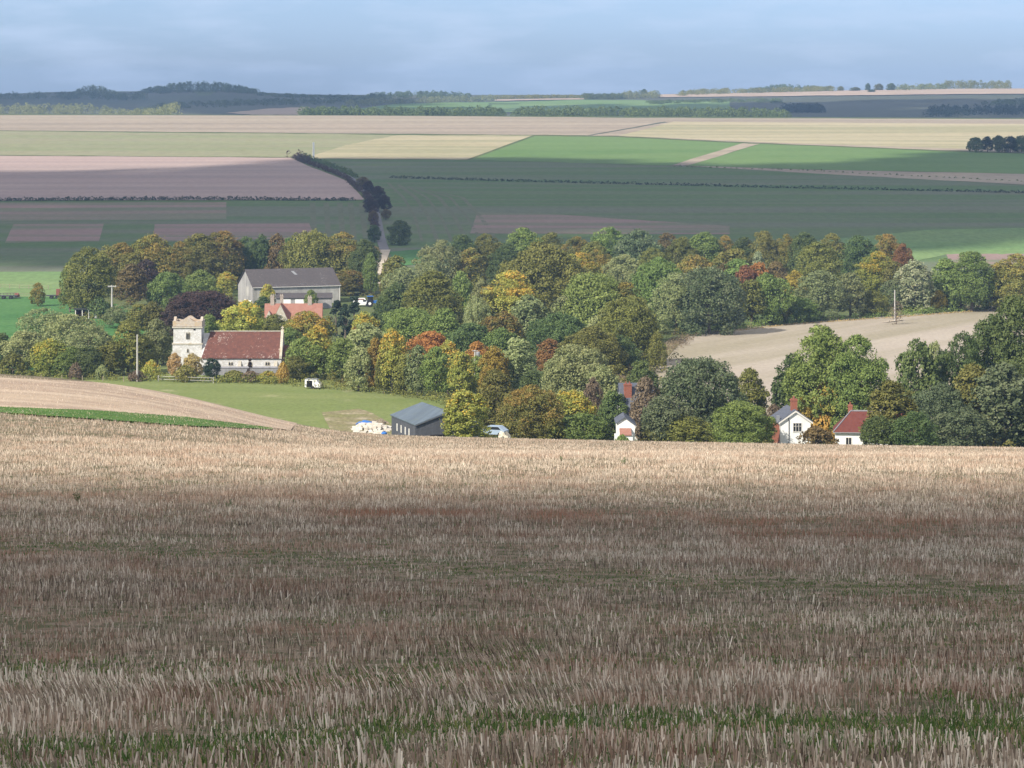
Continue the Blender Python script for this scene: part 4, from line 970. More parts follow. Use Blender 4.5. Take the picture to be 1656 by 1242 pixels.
for i, (u, vt, w, lab) in enumerate(((1579, 222, 26, "leftmost round tree of the plateau copse"), (1597, 221, 20, "second tree from the left in the plateau copse"),
    (1615, 219, 24, "third tree of the plateau copse, slightly taller"), (1634, 220, 24, "fourth tree of the plateau copse"), (1652, 219, 26, "tree of the plateau copse cut by the picture's right edge"), (1675, 220, 26, "tree of the plateau copse just beyond the picture's right edge"))):
    tree(u, vt, w, 246.5, 'YW' if i % 2 else 'DG', 'R', lab, "copse on the plateau")

# ------------------------------------------------------------------ buildings
def stone_mat(name, a, b, joint, scale=(1.2, 1.2, 2.4), stain=None):
    m, ns, ls, out = new_mat(name)
    tc = ns.new("ShaderNodeTexCoord")
    v = N(ns, "TexVoronoi", Scale=2.6)
    mp = ns.new("ShaderNodeMapping"); mp.inputs['Scale'].default_value = scale
    ls.new(tc.outputs['Object'], mp.inputs[0]); ls.new(mp.outputs[0], v.inputs['Vector'])
    c = ramp(ns, ls, v.outputs['Color'], [(0.2, a), (0.8, b)])
    n = noise(ns, ls, tc.outputs['Object'], 0.9, 6, 0.65)
    c = mixc(ns, ls, ramp(ns, ls, n, [(0.50, 0.0), (0.66, 0.75)]), c, stain or joint)
    n2 = noise(ns, ls, tc.outputs['Object'], 6.0, 3, 0.6)
    c = mixc(ns, ls, ramp(ns, ls, n2, [(0.58, 0.0), (0.68, 0.6)]), c, joint)
    bsdf(ns, ls, out, c, 0.9, 0.1); return m
def tile_mat(name, a, b, lichen=None, amt=0.9, pos=0.64, course=5.0, along='Y'):
    m, ns, ls, out = new_mat(name)
    tc = ns.new("ShaderNodeTexCoord")
    n = noise(ns, ls, tc.outputs['Object'], 1.4, 5, 0.7)
    c = ramp(ns, ls, n, [(0.3, a), (0.7, b)])
    w = N(ns, "TexWave", Scale=course); w.wave_type = 'BANDS'; w.bands_direction = 'Z'; w.inputs['Distortion'].default_value = 0.6
    ls.new(tc.outputs['Object'], w.inputs['Vector'])
    c = mixc(ns, ls, 1.0, c, ramp(ns, ls, w.outputs[0], [(0.0, 0.72), (0.4, 1.05)]), 'MULTIPLY')
    if lichen:
        n2 = noise(ns, ls, tc.outputs['Object'], 2.2, 5, 0.75)
        n3 = noise(ns, ls, tc.outputs['Object'], 0.22, 2, 0.5)
        f = N(ns, "Math", operation='MULTIPLY_ADD'); f.inputs[1].default_value = 0.35; ls.new(n3, f.inputs[0]); ls.new(n2, f.inputs[2])
        c = mixc(ns, ls, ramp(ns, ls, f.outputs[0], [(pos, 0.0), (pos+0.05, amt)]), c, lichen)
    bsdf(ns, ls, out, c, 0.85, 0.15); return m
M_flint = stone_mat("flint_stone", (0.50, 0.49, 0.475), (0.66, 0.65, 0.635), (0.33, 0.31, 0.29), stain=(0.42, 0.39, 0.34))
M_ashlar = stone_mat("dressed_stone", (0.42, 0.39, 0.33), (0.52, 0.48, 0.40), (0.28, 0.25, 0.21), stain=(0.40, 0.33, 0.20))
M_parapet = stone_mat("parapet_stone", (0.42, 0.36, 0.30), (0.50, 0.44, 0.37), (0.36, 0.31, 0.26), stain=(0.46, 0.31, 0.14))
M_church_roof = tile_mat("church_tiles", (0.095, 0.045, 0.037), (0.175, 0.074, 0.054), (0.46, 0.38, 0.34), 0.75, 0.775)
M_cap = tile_mat("lichened_tiles", (0.40, 0.26, 0.12), (0.50, 0.34, 0.17), (0.45, 0.40, 0.28), 0.6, 0.75)
M_red_tile = tile_mat("red_tiles", (0.285, 0.135, 0.10), (0.36, 0.185, 0.14))
M_dark_red = tile_mat("dark_red_tiles", (0.115, 0.036, 0.03), (0.165, 0.055, 0.042))
M_slate = tile_mat("slate", (0.085, 0.095, 0.12), (0.12, 0.13, 0.16))
M_barn_roof = tile_mat("barn_sheeting", (0.075, 0.066, 0.066), (0.105, 0.092, 0.09), (0.26, 0.25, 0.25), 0.6, 0.78, 2.0)
M_barn_wall = simple("barn_cladding", (0.40, 0.385, 0.355), 0.85, 0.12, 0.8, 0.1, dirt=(0.22, 0.21, 0.20), ribs=1.1)
M_gable = simple("barn_gable_sheet", (0.33, 0.32, 0.31), 0.8, 0.1, 0.8, 0.1, dirt=(0.22, 0.215, 0.21), ribs=1.1)
M_white = simple("white_render", (0.80, 0.80, 0.78), 0.7, 0.04, 1.2, 0.2, dirt=(0.66, 0.65, 0.62))
M_brick = simple("red_brick", (0.27, 0.105, 0.07), 0.85, 0.25, 7.0, 0.1)
M_brickstone = simple("chimney_stone", (0.36, 0.31, 0.26), 0.85, 0.25, 4.0, 0.1)
M_glass = simple("dark_glass", (0.02, 0.022, 0.026), 0.15, 0.1, 2.0, 0.5)
M_void = simple("dark_opening", (0.015, 0.014, 0.013), 0.9, 0.1, 2.0, 0.05)
M_lead = simple("lead_pipe", (0.10, 0.10, 0.11), 0.6, 0.1)
M_shed_roof = simple("blue_grey_sheet", (0.105, 0.135, 0.165), 0.55, 0.1, 1.0, 0.3, dirt=(0.12, 0.15, 0.15), ribs=0.9)
M_shed_wall = simple("dark_boarding", (0.085, 0.088, 0.10), 0.8, 0.2, 3.0, 0.15, ribs=0.45)
M_rustred = simple("red_timber", (0.17, 0.035, 0.03), 0.8, 0.2, 3.0)
M_postwhite = simple("white_timber", (0.66, 0.63, 0.58), 0.7, 0.08)
M_pole = simple("weathered_pole", (0.42, 0.40, 0.37), 0.85, 0.2, 1.0)
M_grey = simple("grey_metal", (0.30, 0.31, 0.32), 0.5, 0.1, 2.0, 0.5, 0.3)
M_dkmetal = simple("dark_machinery", (0.04, 0.045, 0.045), 0.6, 0.2, 2.0, 0.4)
M_rust = simple("rusty_red_paint", (0.22, 0.08, 0.055), 0.75, 0.2, 2.0)
M_tyre = simple("tyre_rubber", (0.02, 0.02, 0.02), 0.9, 0.2)
M_bluepl = simple("blue_plastic", (0.04, 0.16, 0.48), 0.45, 0.12, 1.5, 0.4)
M_carblue = simple("pale_blue_paint", (0.32, 0.40, 0.50), 0.3, 0.04, 1.0, 0.5)
M_canvas = simple("cream_canvas", (0.62, 0.55, 0.42), 0.8, 0.1, 2.0)
M_wood = simple("grey_wood", (0.27, 0.22, 0.16), 0.85, 0.25, 3.0)
M_rubble = simple("chalk_rubble", (0.62, 0.58, 0.51), 0.9, 0.2, 2.0, dirt=(0.40, 0.33, 0.25))
M_conc = simple("churchyard_stone", (0.24, 0.235, 0.25), 0.9, 0.2, 2.0, 0.1, dirt=(0.17, 0.165, 0.18))

def place(name, u, Y, phi, label, cat, group=None, dz=0.0, zfix=None):
    X = px(u, Y)
    return tag(empty(name, (X, Y, (gz(X, Y) if zfix is None else zfix) + dz), phi), label, cat, group)
def gable_walls(mb, L, W, eave, ridge, base=-1.5):
    """walls of a gabled house, long side along x, front at y = -W/2"""
    mb.prism([(-W/2, base), (W/2, base), (W/2, eave), (0, ridge), (-W/2, eave)], 'x', -L/2, L/2); return mb
def gable_roof(mb, L, W, eave, ridge, t=0.18, ov=0.35, ovg=0.25, lift=0.0):
    sl = (ridge-eave)/(W/2)
    for s in (-1, 1):
        o = W/2 + ov
        p = [(s*0.0, ridge+lift+0.02), (s*o, eave-ov*sl+lift+0.02), (s*o, eave-ov*sl+t+lift+0.02), (s*0.0, ridge+t+lift+0.02)]
        mb.prism(p, 'x', -L/2-ovg, L/2+ovg)
    return mb
def window(parent, x, z, w, h, y, nx=2, ny=2, face='front', frame_mat=None, fw=0.09, part='window'):
    """a glazed window: frame, glazing bars and a dark pane, standing 3 cm proud of the wall plane at y (front) or x (end)"""
    fm = frame_mat or M_postwhite
    def bx(mb, a0, a1, z0, z1, d0, d1):
        if face == 'front': mb.box(a0, a1, y-d1, y-d0, z0, z1)
        elif face == 'left': mb.box(y-d1, y-d0, a0, a1, z0, z1)
        else: mb.box(y+d0, y+d1, a0, a1, z0, z1)
    f = MB()
    bx(f, x-w/2, x-w/2+fw, z, z+h, -0.02, 0.06); bx(f, x+w/2-fw, x+w/2, z, z+h, -0.02, 0.06)
    bx(f, x-w/2+fw, x+w/2-fw, z, z+fw, -0.02, 0.055); bx(f, x-w/2+fw, x+w/2-fw, z+h-fw, z+h, -0.02, 0.055)
    for i in range(1, nx): bx(f, x-w/2+w*i/nx-fw*.35, x-w/2+w*i/nx+fw*.35, z+fw, z+h-fw, -0.01, 0.05)
    o = f.build(part, fm, parent)
    g = MB(); bx(g, x-w/2+fw, x+w/2-fw, z+fw, z+h-fw, -0.03, 0.02)
    g.build('pane', M_glass, o)
    return o
def chimney(parent, x, y, z0, z1, w=0.75, d=0.6, mat=None, pots=1):
    mb = MB(); mb.box(x-w/2, x+w/2, y-d/2, y+d/2, z0, z1); mb.box(x-w/2-.06, x+w/2+.06, y-d/2-.06, y+d/2+.06, z1-.28, z1-.12)
    o = mb.build('chimney', mat or M_brick, parent)
    for i in range(pots):
        p = MB(); p.tube((x-w/4+i*w/2 if pots > 1 else x, y, z1), (x-w/4+i*w/2 if pots > 1 else x, y, z1+.35), .13, .10)
        p.build('chimney_pot', M_rust if mat is None else mat, o)
    return o

# --- church: west tower and nave
CH = 566.0
ch = place('church', 394, CH, 0.0, "flint church with square tower and long red tiled nave roof", 'church')
cz = ch.location.z; mpp = CH/F
zt = lambda v: -(v - HV)*mpp - cz          # height above the church's base of sighting row v
xt = lambda u: (u - 394)*mpp
tx0, tx1 = xt(283), xt(328); tw = tx1-tx0; tc_ = (tx0+tx1)/2
t_top, t_par = zt(527), zt(516)
mb = MB()
mb.box(tx0, tx1, -tw/2, tw/2, zt(554), t_top)
mb.box(tx0-.14, tx1+.14, -tw/2-.14, tw/2+.14, -1.5, zt(554))
mb.prism([(tx0-1.3, -1.5), (tx0-.14, -1.5), (tx0-.14, zt(566)), (tx0-.35, zt(568)), (tx0-.75, zt(585))], 'y', -tw/2-.1, -tw/2+.9)
tower = mb.build('tower', M_flint, ch)
mb = MB()
for v, e in ((554, .26), (527.5, .24)): mb.box(tx0-e, tx1+e, -tw/2-e, tw/2+e, zt(v)-.16, zt(v)+.1)
mb.build('string_course', M_ashlar, tower)
mb = MB()                                   # parapet: small merlons at the corners, swept up to a low peak in the middle of each face
th = .35
def par(c0, c1):
    w_ = c1-c0; m_ = (c0+c1)/2; zb_ = t_top+.1; z1_, z2_, z3_ = zt(517.3), zt(518.2), zt(511.8)
    return [(c0, zb_), (c1, zb_), (c1, z1_), (c1-.16*w_, z1_), (c1-.18*w_, z2_), (c1-.26*w_, z2_), (m_+.17*w_, zt(516.3)), (m_+.07*w_, zt(512.6)), (m_, z3_),
            (m_-.07*w_, zt(512.6)), (m_-.17*w_, zt(516.3)), (c0+.26*w_, z2_), (c0+.18*w_, z2_), (c0+.16*w_, z1_), (c0, z1_)]
for y0_ in (-tw/2-.12, tw/2-th): mb.prism(par(tx0-.12, tx1+.12), 'y', y0_, y0_+th+.12)
for x0_ in (tx0-.115, tx1-th): mb.prism(par(-tw/2+th+.005, tw/2-th-.005), 'x', x0_, x0_+th+.115)
mb.build('parapet', M_parapet, tower)
mb = MB()
a, b, c, d = (tx0+.45, -tw/2+.45), (tx1-.45, -tw/2+.45), (tx1-.45, tw/2-.45), (tx0+.45, tw/2-.45)
mb.add([(*a, t_top+.2), (*b, t_top+.2), (*c, t_top+.2), (*d, t_top+.2), (tc_, 0, zt(513.5))], [(0,1,4), (1,2,4), (2,3,4), (3,0,4), (3,2,1,0)])
mb.build('tower_roof', M_cap, tower)
def arched(parent, x, z, w, h, y, name='window'):
    """a narrow pointed light set in a stone surround"""
    def outline(w, h): return [(x-w/2, z), (x+w/2, z), (x+w/2, z+h*.72), (x+w*.28, z+h*.9), (x, z+h), (x-w*.28, z+h*.9), (x-w/2, z+h*.72)]
    m = MB(); m.prism([(x-w/2-.14, z-.12), (x+w/2+.14, z-.12), (x+w/2+.14, z+h*.74), (x, z+h+.16), (x-w/2-.14, z+h*.74)], 'y', y-.04, y+.02)
    o = m.build(name, M_ashlar, parent)
    g = MB(); g.prism(outline(w, h), 'y', y-.07, y-.02); g.build('pane', M_glass, o)
    return o
for dx in (-.21, .21): arched(ch, xt(306.5)+dx, zt(546.5), .24, zt(536.5)-zt(547.5), -tw/2, 'belfry_window')
arched(ch, xt(306.5), zt(568), .26, zt(561)-zt(567), -tw/2-.14)
g = MB(); g.box(xt(317)-.2, xt(317)+.2, -tw/2-.05, -tw/2+.02, zt(532.5), zt(530)); g.build('vent', M_void, ch)
nx0, nx1 = xt(329.5), xt(457.5); NW = 8.2; eave, ridge = zt(574.5), zt(541)+.4
mb = MB()
mb.prism([(-NW/2, -1.5), (NW/2, -1.5), (NW/2, eave), (0, ridge-.1), (-NW/2, eave)], 'x', nx0, nx1)
nave = mb.build('nave', M_flint, ch)
mb = MB()
hip = xt(341)
for s in (-1, 1):
    o = NW/2+.3; sl = (ridge-eave)/(NW/2)
    lo_, hi_ = eave-.3*sl+.05, ridge+.05
    mb.add([(nx0, s*o, lo_), (nx1-.3, s*o, lo_), (nx1-.3, 0, hi_), (hip, 0, hi_), (nx0, s*o, lo_+.2), (nx1-.3, s*o, lo_+.2), (nx1-.3, 0, hi_+.2), (hip, 0, hi_+.2)],
           [(0,1,2,3), (4,5,6,7), (0,1,5,4), (1,2,6,5), (2,3,7,6), (3,0,4,7)])
mb.build('roof', M_church_roof, nave)
mb = MB(); mb.box(hip-.2, nx1-.25, -.14, .14, ridge+.2, ridge+.36); mb.build('ridge_tiles', M_ashlar, nave)
mb = MB()                                   # gable coping at the right end
for s in (-1, 1):
    mb.add([(nx1-.35, s*(NW/2+.35), eave-.3), (nx1+.15, s*(NW/2+.35), eave-.3), (nx1+.15, 0, ridge+.2), (nx1-.35, 0, ridge+.2),
            (nx1-.35, s*(NW/2+.35), eave+.3), (nx1+.15, s*(NW/2+.35), eave+.3), (nx1+.15, 0, ridge+.65), (nx1-.35, 0, ridge+.65)],
           [(0,1,2,3), (4,5,6,7), (0,1,5,4), (1,2,6,5), (2,3,7,6), (3,0,4,7)])
cop = mb.build('gable_coping', M_ashlar, nave)
mb = MB(); mb.box(nx1-.2, nx1, -.08, .08, ridge+.6, ridge+1.25); mb.box(nx1-.38, nx1+.18, -.07, .07, ridge+.9, ridge+1.06); mb.build('cross', M_ashlar, cop)
for uc in (376.5, 407.5, 435.5):
    for dx in (-.24, .24): arched(ch, xt(uc)+dx, zt(587.5), .26, zt(582.5)-zt(587.5), -NW/2)
mb = MB()
for uc in (352, 391, 449): mb.prism([(-NW/2-.8, -1.2), (-NW/2, -1.2), (-NW/2, eave-.7), (-NW/2-.8, eave-2.0)], 'x', xt(uc)-.3, xt(uc)+.3)
mb.build('buttress', M_ashlar, nave)
cx0, cx1 = nx1+.1, xt(489)
mb = MB(); mb.prism([(-3, -1.5), (3, -1.5), (3, zt(583)), (0, zt(561)), (-3, zt(583))], 'x', cx0, cx1); chan = mb.build('chancel', M_flint, ch)
mb = MB()
for s in (-1, 1):
    mb.add([(cx0, s*3.3, zt(584)), (cx1+.2, s*3.3, zt(584)), (cx1+.2, 0, zt(560)), (cx0, 0, zt(560)), (cx0, s*3.3, zt(584)+.2), (cx1+.2, s*3.3, zt(584)+.2), (cx1+.2, 0, zt(560)+.2), (cx0, 0, zt(560)+.2)],
           [(0,1,2,3), (4,5,6,7), (0,1,5,4), (1,2,6,5), (2,3,7,6), (3,0,4,7)])
mb.build('roof', M_church_roof, chan)
# churchyard wall
wl_ = place('churchyard_wall', 405, CH-7.0, 0.0, "dark grey churchyard wall below the nave windows", 'wall')
mb = MB(); mb.box(-9.5, 8.0, -.3, .3, -1.5, 1.45); mb.prism([(-.42, 1.45), (.42, 1.45), (0, 1.7)], 'x', -9.6, 8.1); mb.build('wall', M_conc, wl_)

# --- big grey barn
BY = 752.0
def barn():
    phi = R(22); L, W = 23.4, 13.6
    uc = 465
    X = px(uc, BY); zb = gz(X, BY) - .2
    b = tag(empty('barn', (X, BY+4.5, zb), phi), "big weathered grey barn with dark sheet roof and blue wall panel", 'barn')
    e = -(462 - HV)/F*(BY+1) - zb; r_ = -(435 - HV)/F*(BY+4.5) - zb
    w = gable_walls(MB(), L, W, e, r_).build('wall', M_barn_wall, b)
    gable_roof(MB(), L, W, e, r_, .15, .3, .3).build('roof', M_barn_roof, b)
    mb = MB(); mb.prism([(-W/2+.1, .9), (W/2-.1, .9), (W/2-.1, e-.1), (0, r_-.25), (-W/2+.1, e-.1)], 'x', -L/2-.05, -L/2-.001); mb.build('gable_cladding', M_gable, b)
    mb = MB(); mb.box(-L/2-.10, -L/2-.055, -5.2, 1.0, .9, 1.25); mb.build('gable_sill', M_white, b)
    mb = MB(); mb.box(-L/2-.09, -L/2-.052, -3.0, -.5, 2.2, 4.6); mb.build('door', M_barn_wall, b)
    mb = MB(); mb.box(-L/2-.25, L/2+.25, -W/2-.36, -W/2-.30, e-.16, e); mb.build('gutter', M_postwhite, b)
    mb = MB(); x0 = -.6
    for i in range(6): mb.box(x0+i*.44, x0+i*.44+.40, -W/2-.06, -W/2+.02, e-3.2, e-1.9)
    mb.build('wall_panel', M_bluepl, b)
    mb = MB(); mb.box(L/2-.2, L/2+.06, -W/2-.06, -W/2-.005, .2, e-.2); mb.build('corner_trim', M_postwhite, b)
    # roof light
    sl = (r_-e)/(W/2); y0, y1 = -1.2, -2.6
    mb = MB(); z = lambda y: r_ + y*sl + .20
    mb.add([(.2, y0, z(y0)), (.9, y0, z(y0)), (1.5, y1, z(y1)), (.8, y1, z(y1)), (.2, y0, z(y0)+.06), (.9, y0, z(y0)+.06), (1.5, y1, z(y1)+.06), (.8, y1, z(y1)+.06)],
           [(0,1,2,3), (4,5,6,7), (0,1,5,4), (1,2,6,5), (2,3,7,6), (3,0,4,7)])
    mb.build('roof_light', M_grey, b)
    return b, zb
barn_o, barn_z = barn()
ln = place('farm_shed', 492, BY-14, R(4), "low pale shed with dark roof in front of the big grey barn", 'shed')
mb = MB(); mb.prism([(-2.5, -1), (2.5, -1), (2.5, 3.3), (-2.5, 2.5)], 'x', -7.0, 7.0); mb.build('wall', M_gable, ln)
mb = MB(); mb.prism([(-2.8, 2.5), (2.8, 3.4), (2.8, 3.55), (-2.8, 2.65)], 'x', -7.2, 7.2); mb.build('roof', M_barn_roof, ln)
for x in (-4.5, -1.2, 2.2):
    mb = MB(); mb.box(x-1.1, x+1.1, -2.58, -2.50, .1, 2.3); mb.build('door', M_white if x < 2 else M_barn_wall, ln)

# --- manor house
MY = 688.0
mh = place('manor_house', 475, MY, R(2), "manor house with bright red tiled roof, stone gable and tall chimneys", 'house')
mz = mh.location.z; hz = lambda v, Y=MY: -(v-HV)/F*Y - mz
L, W = 13.2, 7.0; e, r_ = hz(519, MY-3.5), hz(492)
gable_walls(MB(), L, W, e, r_).build('wall', M_ashlar, mh)
gable_roof(MB(), L, W, e, r_).build('roof', M_red_tile, mh)
gx = px(455, MY) - px(475, MY)
mb = MB(); mb.prism([(gx-1.7, -1), (gx+1.7, -1), (gx+1.7, hz(517, MY-4.6)), (gx, hz(492.5, MY-4.6)), (gx-1.7, hz(517, MY-4.6))], 'y', -W/2-1.1, -.2); gw = mb.build('front_gable', M_ashlar, mh)
mb = MB(); zz0, zz1 = hz(517, MY-4.6), hz(492.5, MY-4.6)
for s in (-1, 1): mb.prism([(gx, zz1+.03), (gx+s*1.9, zz0-.3), (gx+s*1.9, zz0-.12), (gx, zz1+.2)], 'y', -W/2-.9, -.2)
mb.build('gable_roof', M_red_tile, gw)
window(mh, gx, hz(515, MY-4.6), .7, .9, -W/2-1.1, 2)
gx2 = px(436, MY) - px(475, MY)
mb = MB(); mb.prism([(gx2-.7, e-1), (gx2+.7, e-1), (gx2+.7, hz(511)), (gx2, hz(501)), (gx2-.7, hz(511))], 'y', -W/2-.3, -1.0); mb.build('dormer', M_ashlar, mh)
for u, w in ((440.5, .9), (455.5, .75), (501, .95)): chimney(mh, px(u, MY)-px(475, MY), 0.0 if u < 450 or u > 480 else .6, r_-1.2, hz(478 if u < 480 else 480), w, .8, M_brickstone, 2)

# --- blue grey shed at the meadow foot
def shed():
    ax = Vector((0.29, -0.957, 0)).normalized()       # ridge direction, running towards us
    phi = math.atan2(ax.y, ax.x)
    Y0 = 424.0                                        # near eave corner
    u0, v0 = 672, 687.5
    L, W = 14.0, 9.6
    z0 = -(v0-HV)/F*Y0
    corner = Vector((px(u0, Y0), Y0, 0))
    perp = Vector((-ax.y, ax.x, 0))                   # local +y, to the right of the picture
    ctr = corner - ax*(L/2) + perp*(W/2)
    g = gz(ctr.x, ctr.y) - .3
    b = tag(empty('farm_building', (ctr.x, ctr.y, g), phi), "dark shed with blue grey sheet roof at the foot of the meadow", 'shed')
    e = z0 - g; r_ = e + 1.7
    gable_walls(MB(), L, W, e, r_).build('wall', M_shed_wall, b)
    gable_roof(MB(), L, W, e, r_, .12, .18, .2).build('roof', M_shed_roof, b)
    mb = MB(); sl = (r_-e)/(W/2)
    for s in (-1, 1): mb.prism([(0, r_-.12), (s*(W/2+.2), e-.2*sl-.12), (s*(W/2+.2), e-.2*sl+.02), (0, r_+.02)], 'x', L/2+.2, L/2+.25)
    mb.build('verge_board', M_lead, b)
    for x in (-3.6, -1.2, 1.2, 3.4):                   # pale posts between the boards of the left side
        mb = MB(); mb.box(x-.22, x+.22, -W/2-.05, -W/2+.02, e-2.0, e-.9); mb.build('window', M_postwhite, b)
    mb = MB(); mb.box(4.6, 5.8, -W/2-.05, -W/2+.02, .1, 2.0); mb.build('door', M_void, b)
    mb = MB(); mb.box(L/2-.02, L/2+.05, -2.6, .2, .1, e-1.5); mb.build('opening', M_void, b)
    mb = MB(); mb.box(-L/2, L/2, -W/2-.12, -W/2-.03, e-.12, e+.0); mb.build('gutter', M_lead, b)
shed()

# --- white house with brick side
def white_house():
    Y = 409.0
    phi = R(90 + 5)                                   # long axis runs away from us, turned a little left
    ax = Vector((math.cos(phi), math.sin(phi), 0))
    L, W = 6.6, 4.3
    front = Vector((px(1286.5, Y), Y, 0)); ctr = front + ax*(L/2)
    g = gz(ctr.x, ctr.y)
    b = tag(empty('cottage', (ctr.x, ctr.y, g), phi), "white gabled house with brick side wall, slate roof and red chimney", 'house')
    e = -(681-HV)/F*Y - g; r_ = -(664-HV)/F*Y - g
    mb = MB(); gable_walls(mb, L, W, e, r_)
    w = mb.build('wall', M_white, b)
    # local +y is the picture's left here
    mb = MB(); mb.box(-L/2+.25, L/2, W/2-.01, W/2+.03, -1.5, e-.1); mb.build('brick_side', M_brick, b)
    gable_roof(MB(), L, W, e, r_, .14, .3, .22).build('roof', M_slate, b)
    mb = MB(); sl = (r_-e)/(W/2)
    for s in (-1, 1): mb.prism([(0, r_-.22), (s*(W/2+.3), e-.3*sl-.22), (s*(W/2+.3), e-.3*sl+.02), (0, r_+.02)], 'x', -L/2-.29, -L/2-.225)
    mb.build('bargeboard', M_postwhite, b)
    # gable window of three lights (front is local -x)
    f = MB(); x = -L/2; yc, zc, ww, hh = -.25, e-1.45, 1.25, 1.15
    for y0 in (yc-ww/2, yc-ww/6-.03, yc+ww/6-.03, yc+ww/2-.06): f.box(x-.07, x+.01, y0, y0+.06, zc, zc+hh)
    f.box(x-.08, x+.01, yc-ww/2-.05, yc+ww/2+.05, zc-.08, zc-.001); f.box(x-.065, x+.01, yc-ww/2, yc+ww/2, zc+hh, zc+hh+.06); f.box(x-.06, x+.01, yc-ww/2, yc+ww/2, zc+hh*.62, zc+hh*.62+.05)
    o = f.build('window', M_postwhite, b)
    gq = MB(); gq.box(x-.03, x+.02, yc-ww/2+.03, yc+ww/2-.03, zc+.01, zc+hh-.01); gq.build('pane', M_glass, o)
    f = MB(); f.tube((x-.07, .95, -1), (x-.07, .95, e+.6), .05, .05); f.build('drainpipe', M_lead, b)
    f = MB(); f.tube((-L/2, W/2+.06, -1), (-L/2, W/2+.06, e-.1), .05, .05); f.build('drainpipe', M_postwhite, b)
    f = MB(); f.box(-L/2-.05, L/2, W/2+.32, W/2+.42, e-.32, e-.2); f.build('gutter', M_lead, b)
    chimney(b, -L/2+1.3, 0, r_-.6, -(645-HV)/F*(Y+1) - g, .85, .85, None, 2)
    mb = MB(); mb.box(-L/2+.3, -L/2+.7, W/2+.05, W/2+.45, e-.2, e+.75); mb.build('flue', M_grey, b)
white_house()

# --- red roofed house and white outbuilding
def red_house():
    Y = 402.0
    b = place('cottage', 1418, Y+3, R(-6), "white walled cottage with steep dark red tiled roof and brick chimney", 'house')
    g = b.location.z
    z = lambda v, y=Y: -(v-HV)/F*y - g
    x = lambda u: (u-1418)/F*Y
    e0, e1, r_ = z(698), z(702), z(665, Y+3)
    x0, x1 = x(1347), x(1482); W = 6.4
    mb = MB(); mb.box(x0+.3, x1-.3, -W/2+.1, W/2-.1, -1.5, e0-.02); mb.build('wall', M_white, b)
    mb = MB(); ra, rb = x(1376), x1-1.8
    vs = [(x0, -W/2-.25, e0-.12), (x1, -W/2-.25, e0-.12), (x1, W/2+.25, e0-.12), (x0, W/2+.25, e0-.12), (ra, 0, r_), (rb, 0, r_)]
    mb.add(vs, [(0,1,5,4), (1,2,5), (2,3,4,5), (3,0,4), (3,2,1,0)]); mb.build('roof', M_dark_red, b)
    mb = MB(); mb.tube((ra, 0, r_+.03), (rb, 0, r_+.03), .12, .12, 6); mb.tube((ra, 0, r_+.03), (x0, -W/2-.25, e0-.08), .1, .1, 6); mb.build('ridge_tiles', M_conc, b)
    chimney(b, x(1375), .35, r_-1.0, z(655, Y+3), .62, .62, None, 1)
    mb = MB(); mb.box(x0, x1, -W/2-.36, -W/2-.27, e0-.2, e0-.1); mb.build('gutter', M_grey, b)
    window(b, x(1372), e0-1.9, .9, 1.1, -W/2+.1, 2)
red_house()
ob = place('outbuilding', 1446, 398, R(20), "small white outbuilding glimpsed through dark bushes beside the red roof", 'shed')
g = ob.location.z
z = lambda v: -(v-HV)/F*398 - g
mb = MB(); mb.prism([(-1.7, -1.5), (1.7, -1.5), (1.7, z(702)), (0, z(688)), (-1.7, z(702))], 'y', -2, 2); mb.build('wall', M_white, ob)
mb = MB()
for s in (-1, 1): mb.prism([(0, z(688)+.03), (s*1.95, z(702)-.15), (s*1.95, z(702)), (0, z(688)+.18)], 'y', -2.2, 2.2)
mb.build('roof', M_slate, ob)
mb = MB(); mb.box(-.45, .45, -2.06, -1.98, 0, 2.0); mb.build('door', M_lead, ob)

# --- slate roofed house and white cottage with porch
sh = place('cottage', 1028, 452, R(6), "slate roofed house with red chimney half hidden by the plum brown tree", 'house')
g = sh.location.z; z = lambda v, y=450.0: -(v-HV)/F*y - g
gable_walls(MB(), 5.0, 8.0, z(676), z(623)).build('wall', M_white, sh)
gable_roof(MB(), 5.0, 8.0, z(676), z(623)).build('roof', M_slate, sh)
chimney(sh, px(1013, 450)-px(1028, 450), -1.3, z(645), z(621), 1.15, .8, None, 2)
pc = place('cottage', 1011, 417, R(0), "white cottage gable with small tiled porch at the field brow", 'house')
g = pc.location.z; z = lambda v, y=416.0: -(v-HV)/F*y - g
x = lambda u: (u-1011)/F*416.0
mb = MB(); mb.prism([(x(998), -1.5), (x(1026), -1.5), (x(1026), z(688)), (x(1010), z(676)), (x(998), z(684))], 'y', -1, 5); mb.build('wall', M_white, pc)
mb = MB()
mb.prism([(x(1010), z(676)+.03), (x(1028.5), z(688)-.1), (x(1028.5), z(688)+.08), (x(1010), z(676)+.2)], 'y', -1.25, 5.2)
mb.prism([(x(1010), z(676)+.03), (x(995), z(684.5)-.1), (x(995), z(684.5)+.08), (x(1010), z(676)+.2)], 'y', -1.25, 5.2)
mb.build('roof', M_slate, pc)
mb = MB(); mb.box(x(993), x(1022), -2.8, -1.02, -1.5, z(701)); por = mb.build('porch', M_white, pc)
mb = MB(); mb.prism([(-3.0, z(702)), (-1.02, z(694)), (-1.02, z(694)+.15), (-3.0, z(702)+.15)], 'x', x(1001), x(1020)); mb.build('porch_roof', M_red_tile, por)
mb = MB(); mb.box(x(1003), x(1009), -2.86, -2.78, z(712), z(704)); mb.build('window', M_glass, por)

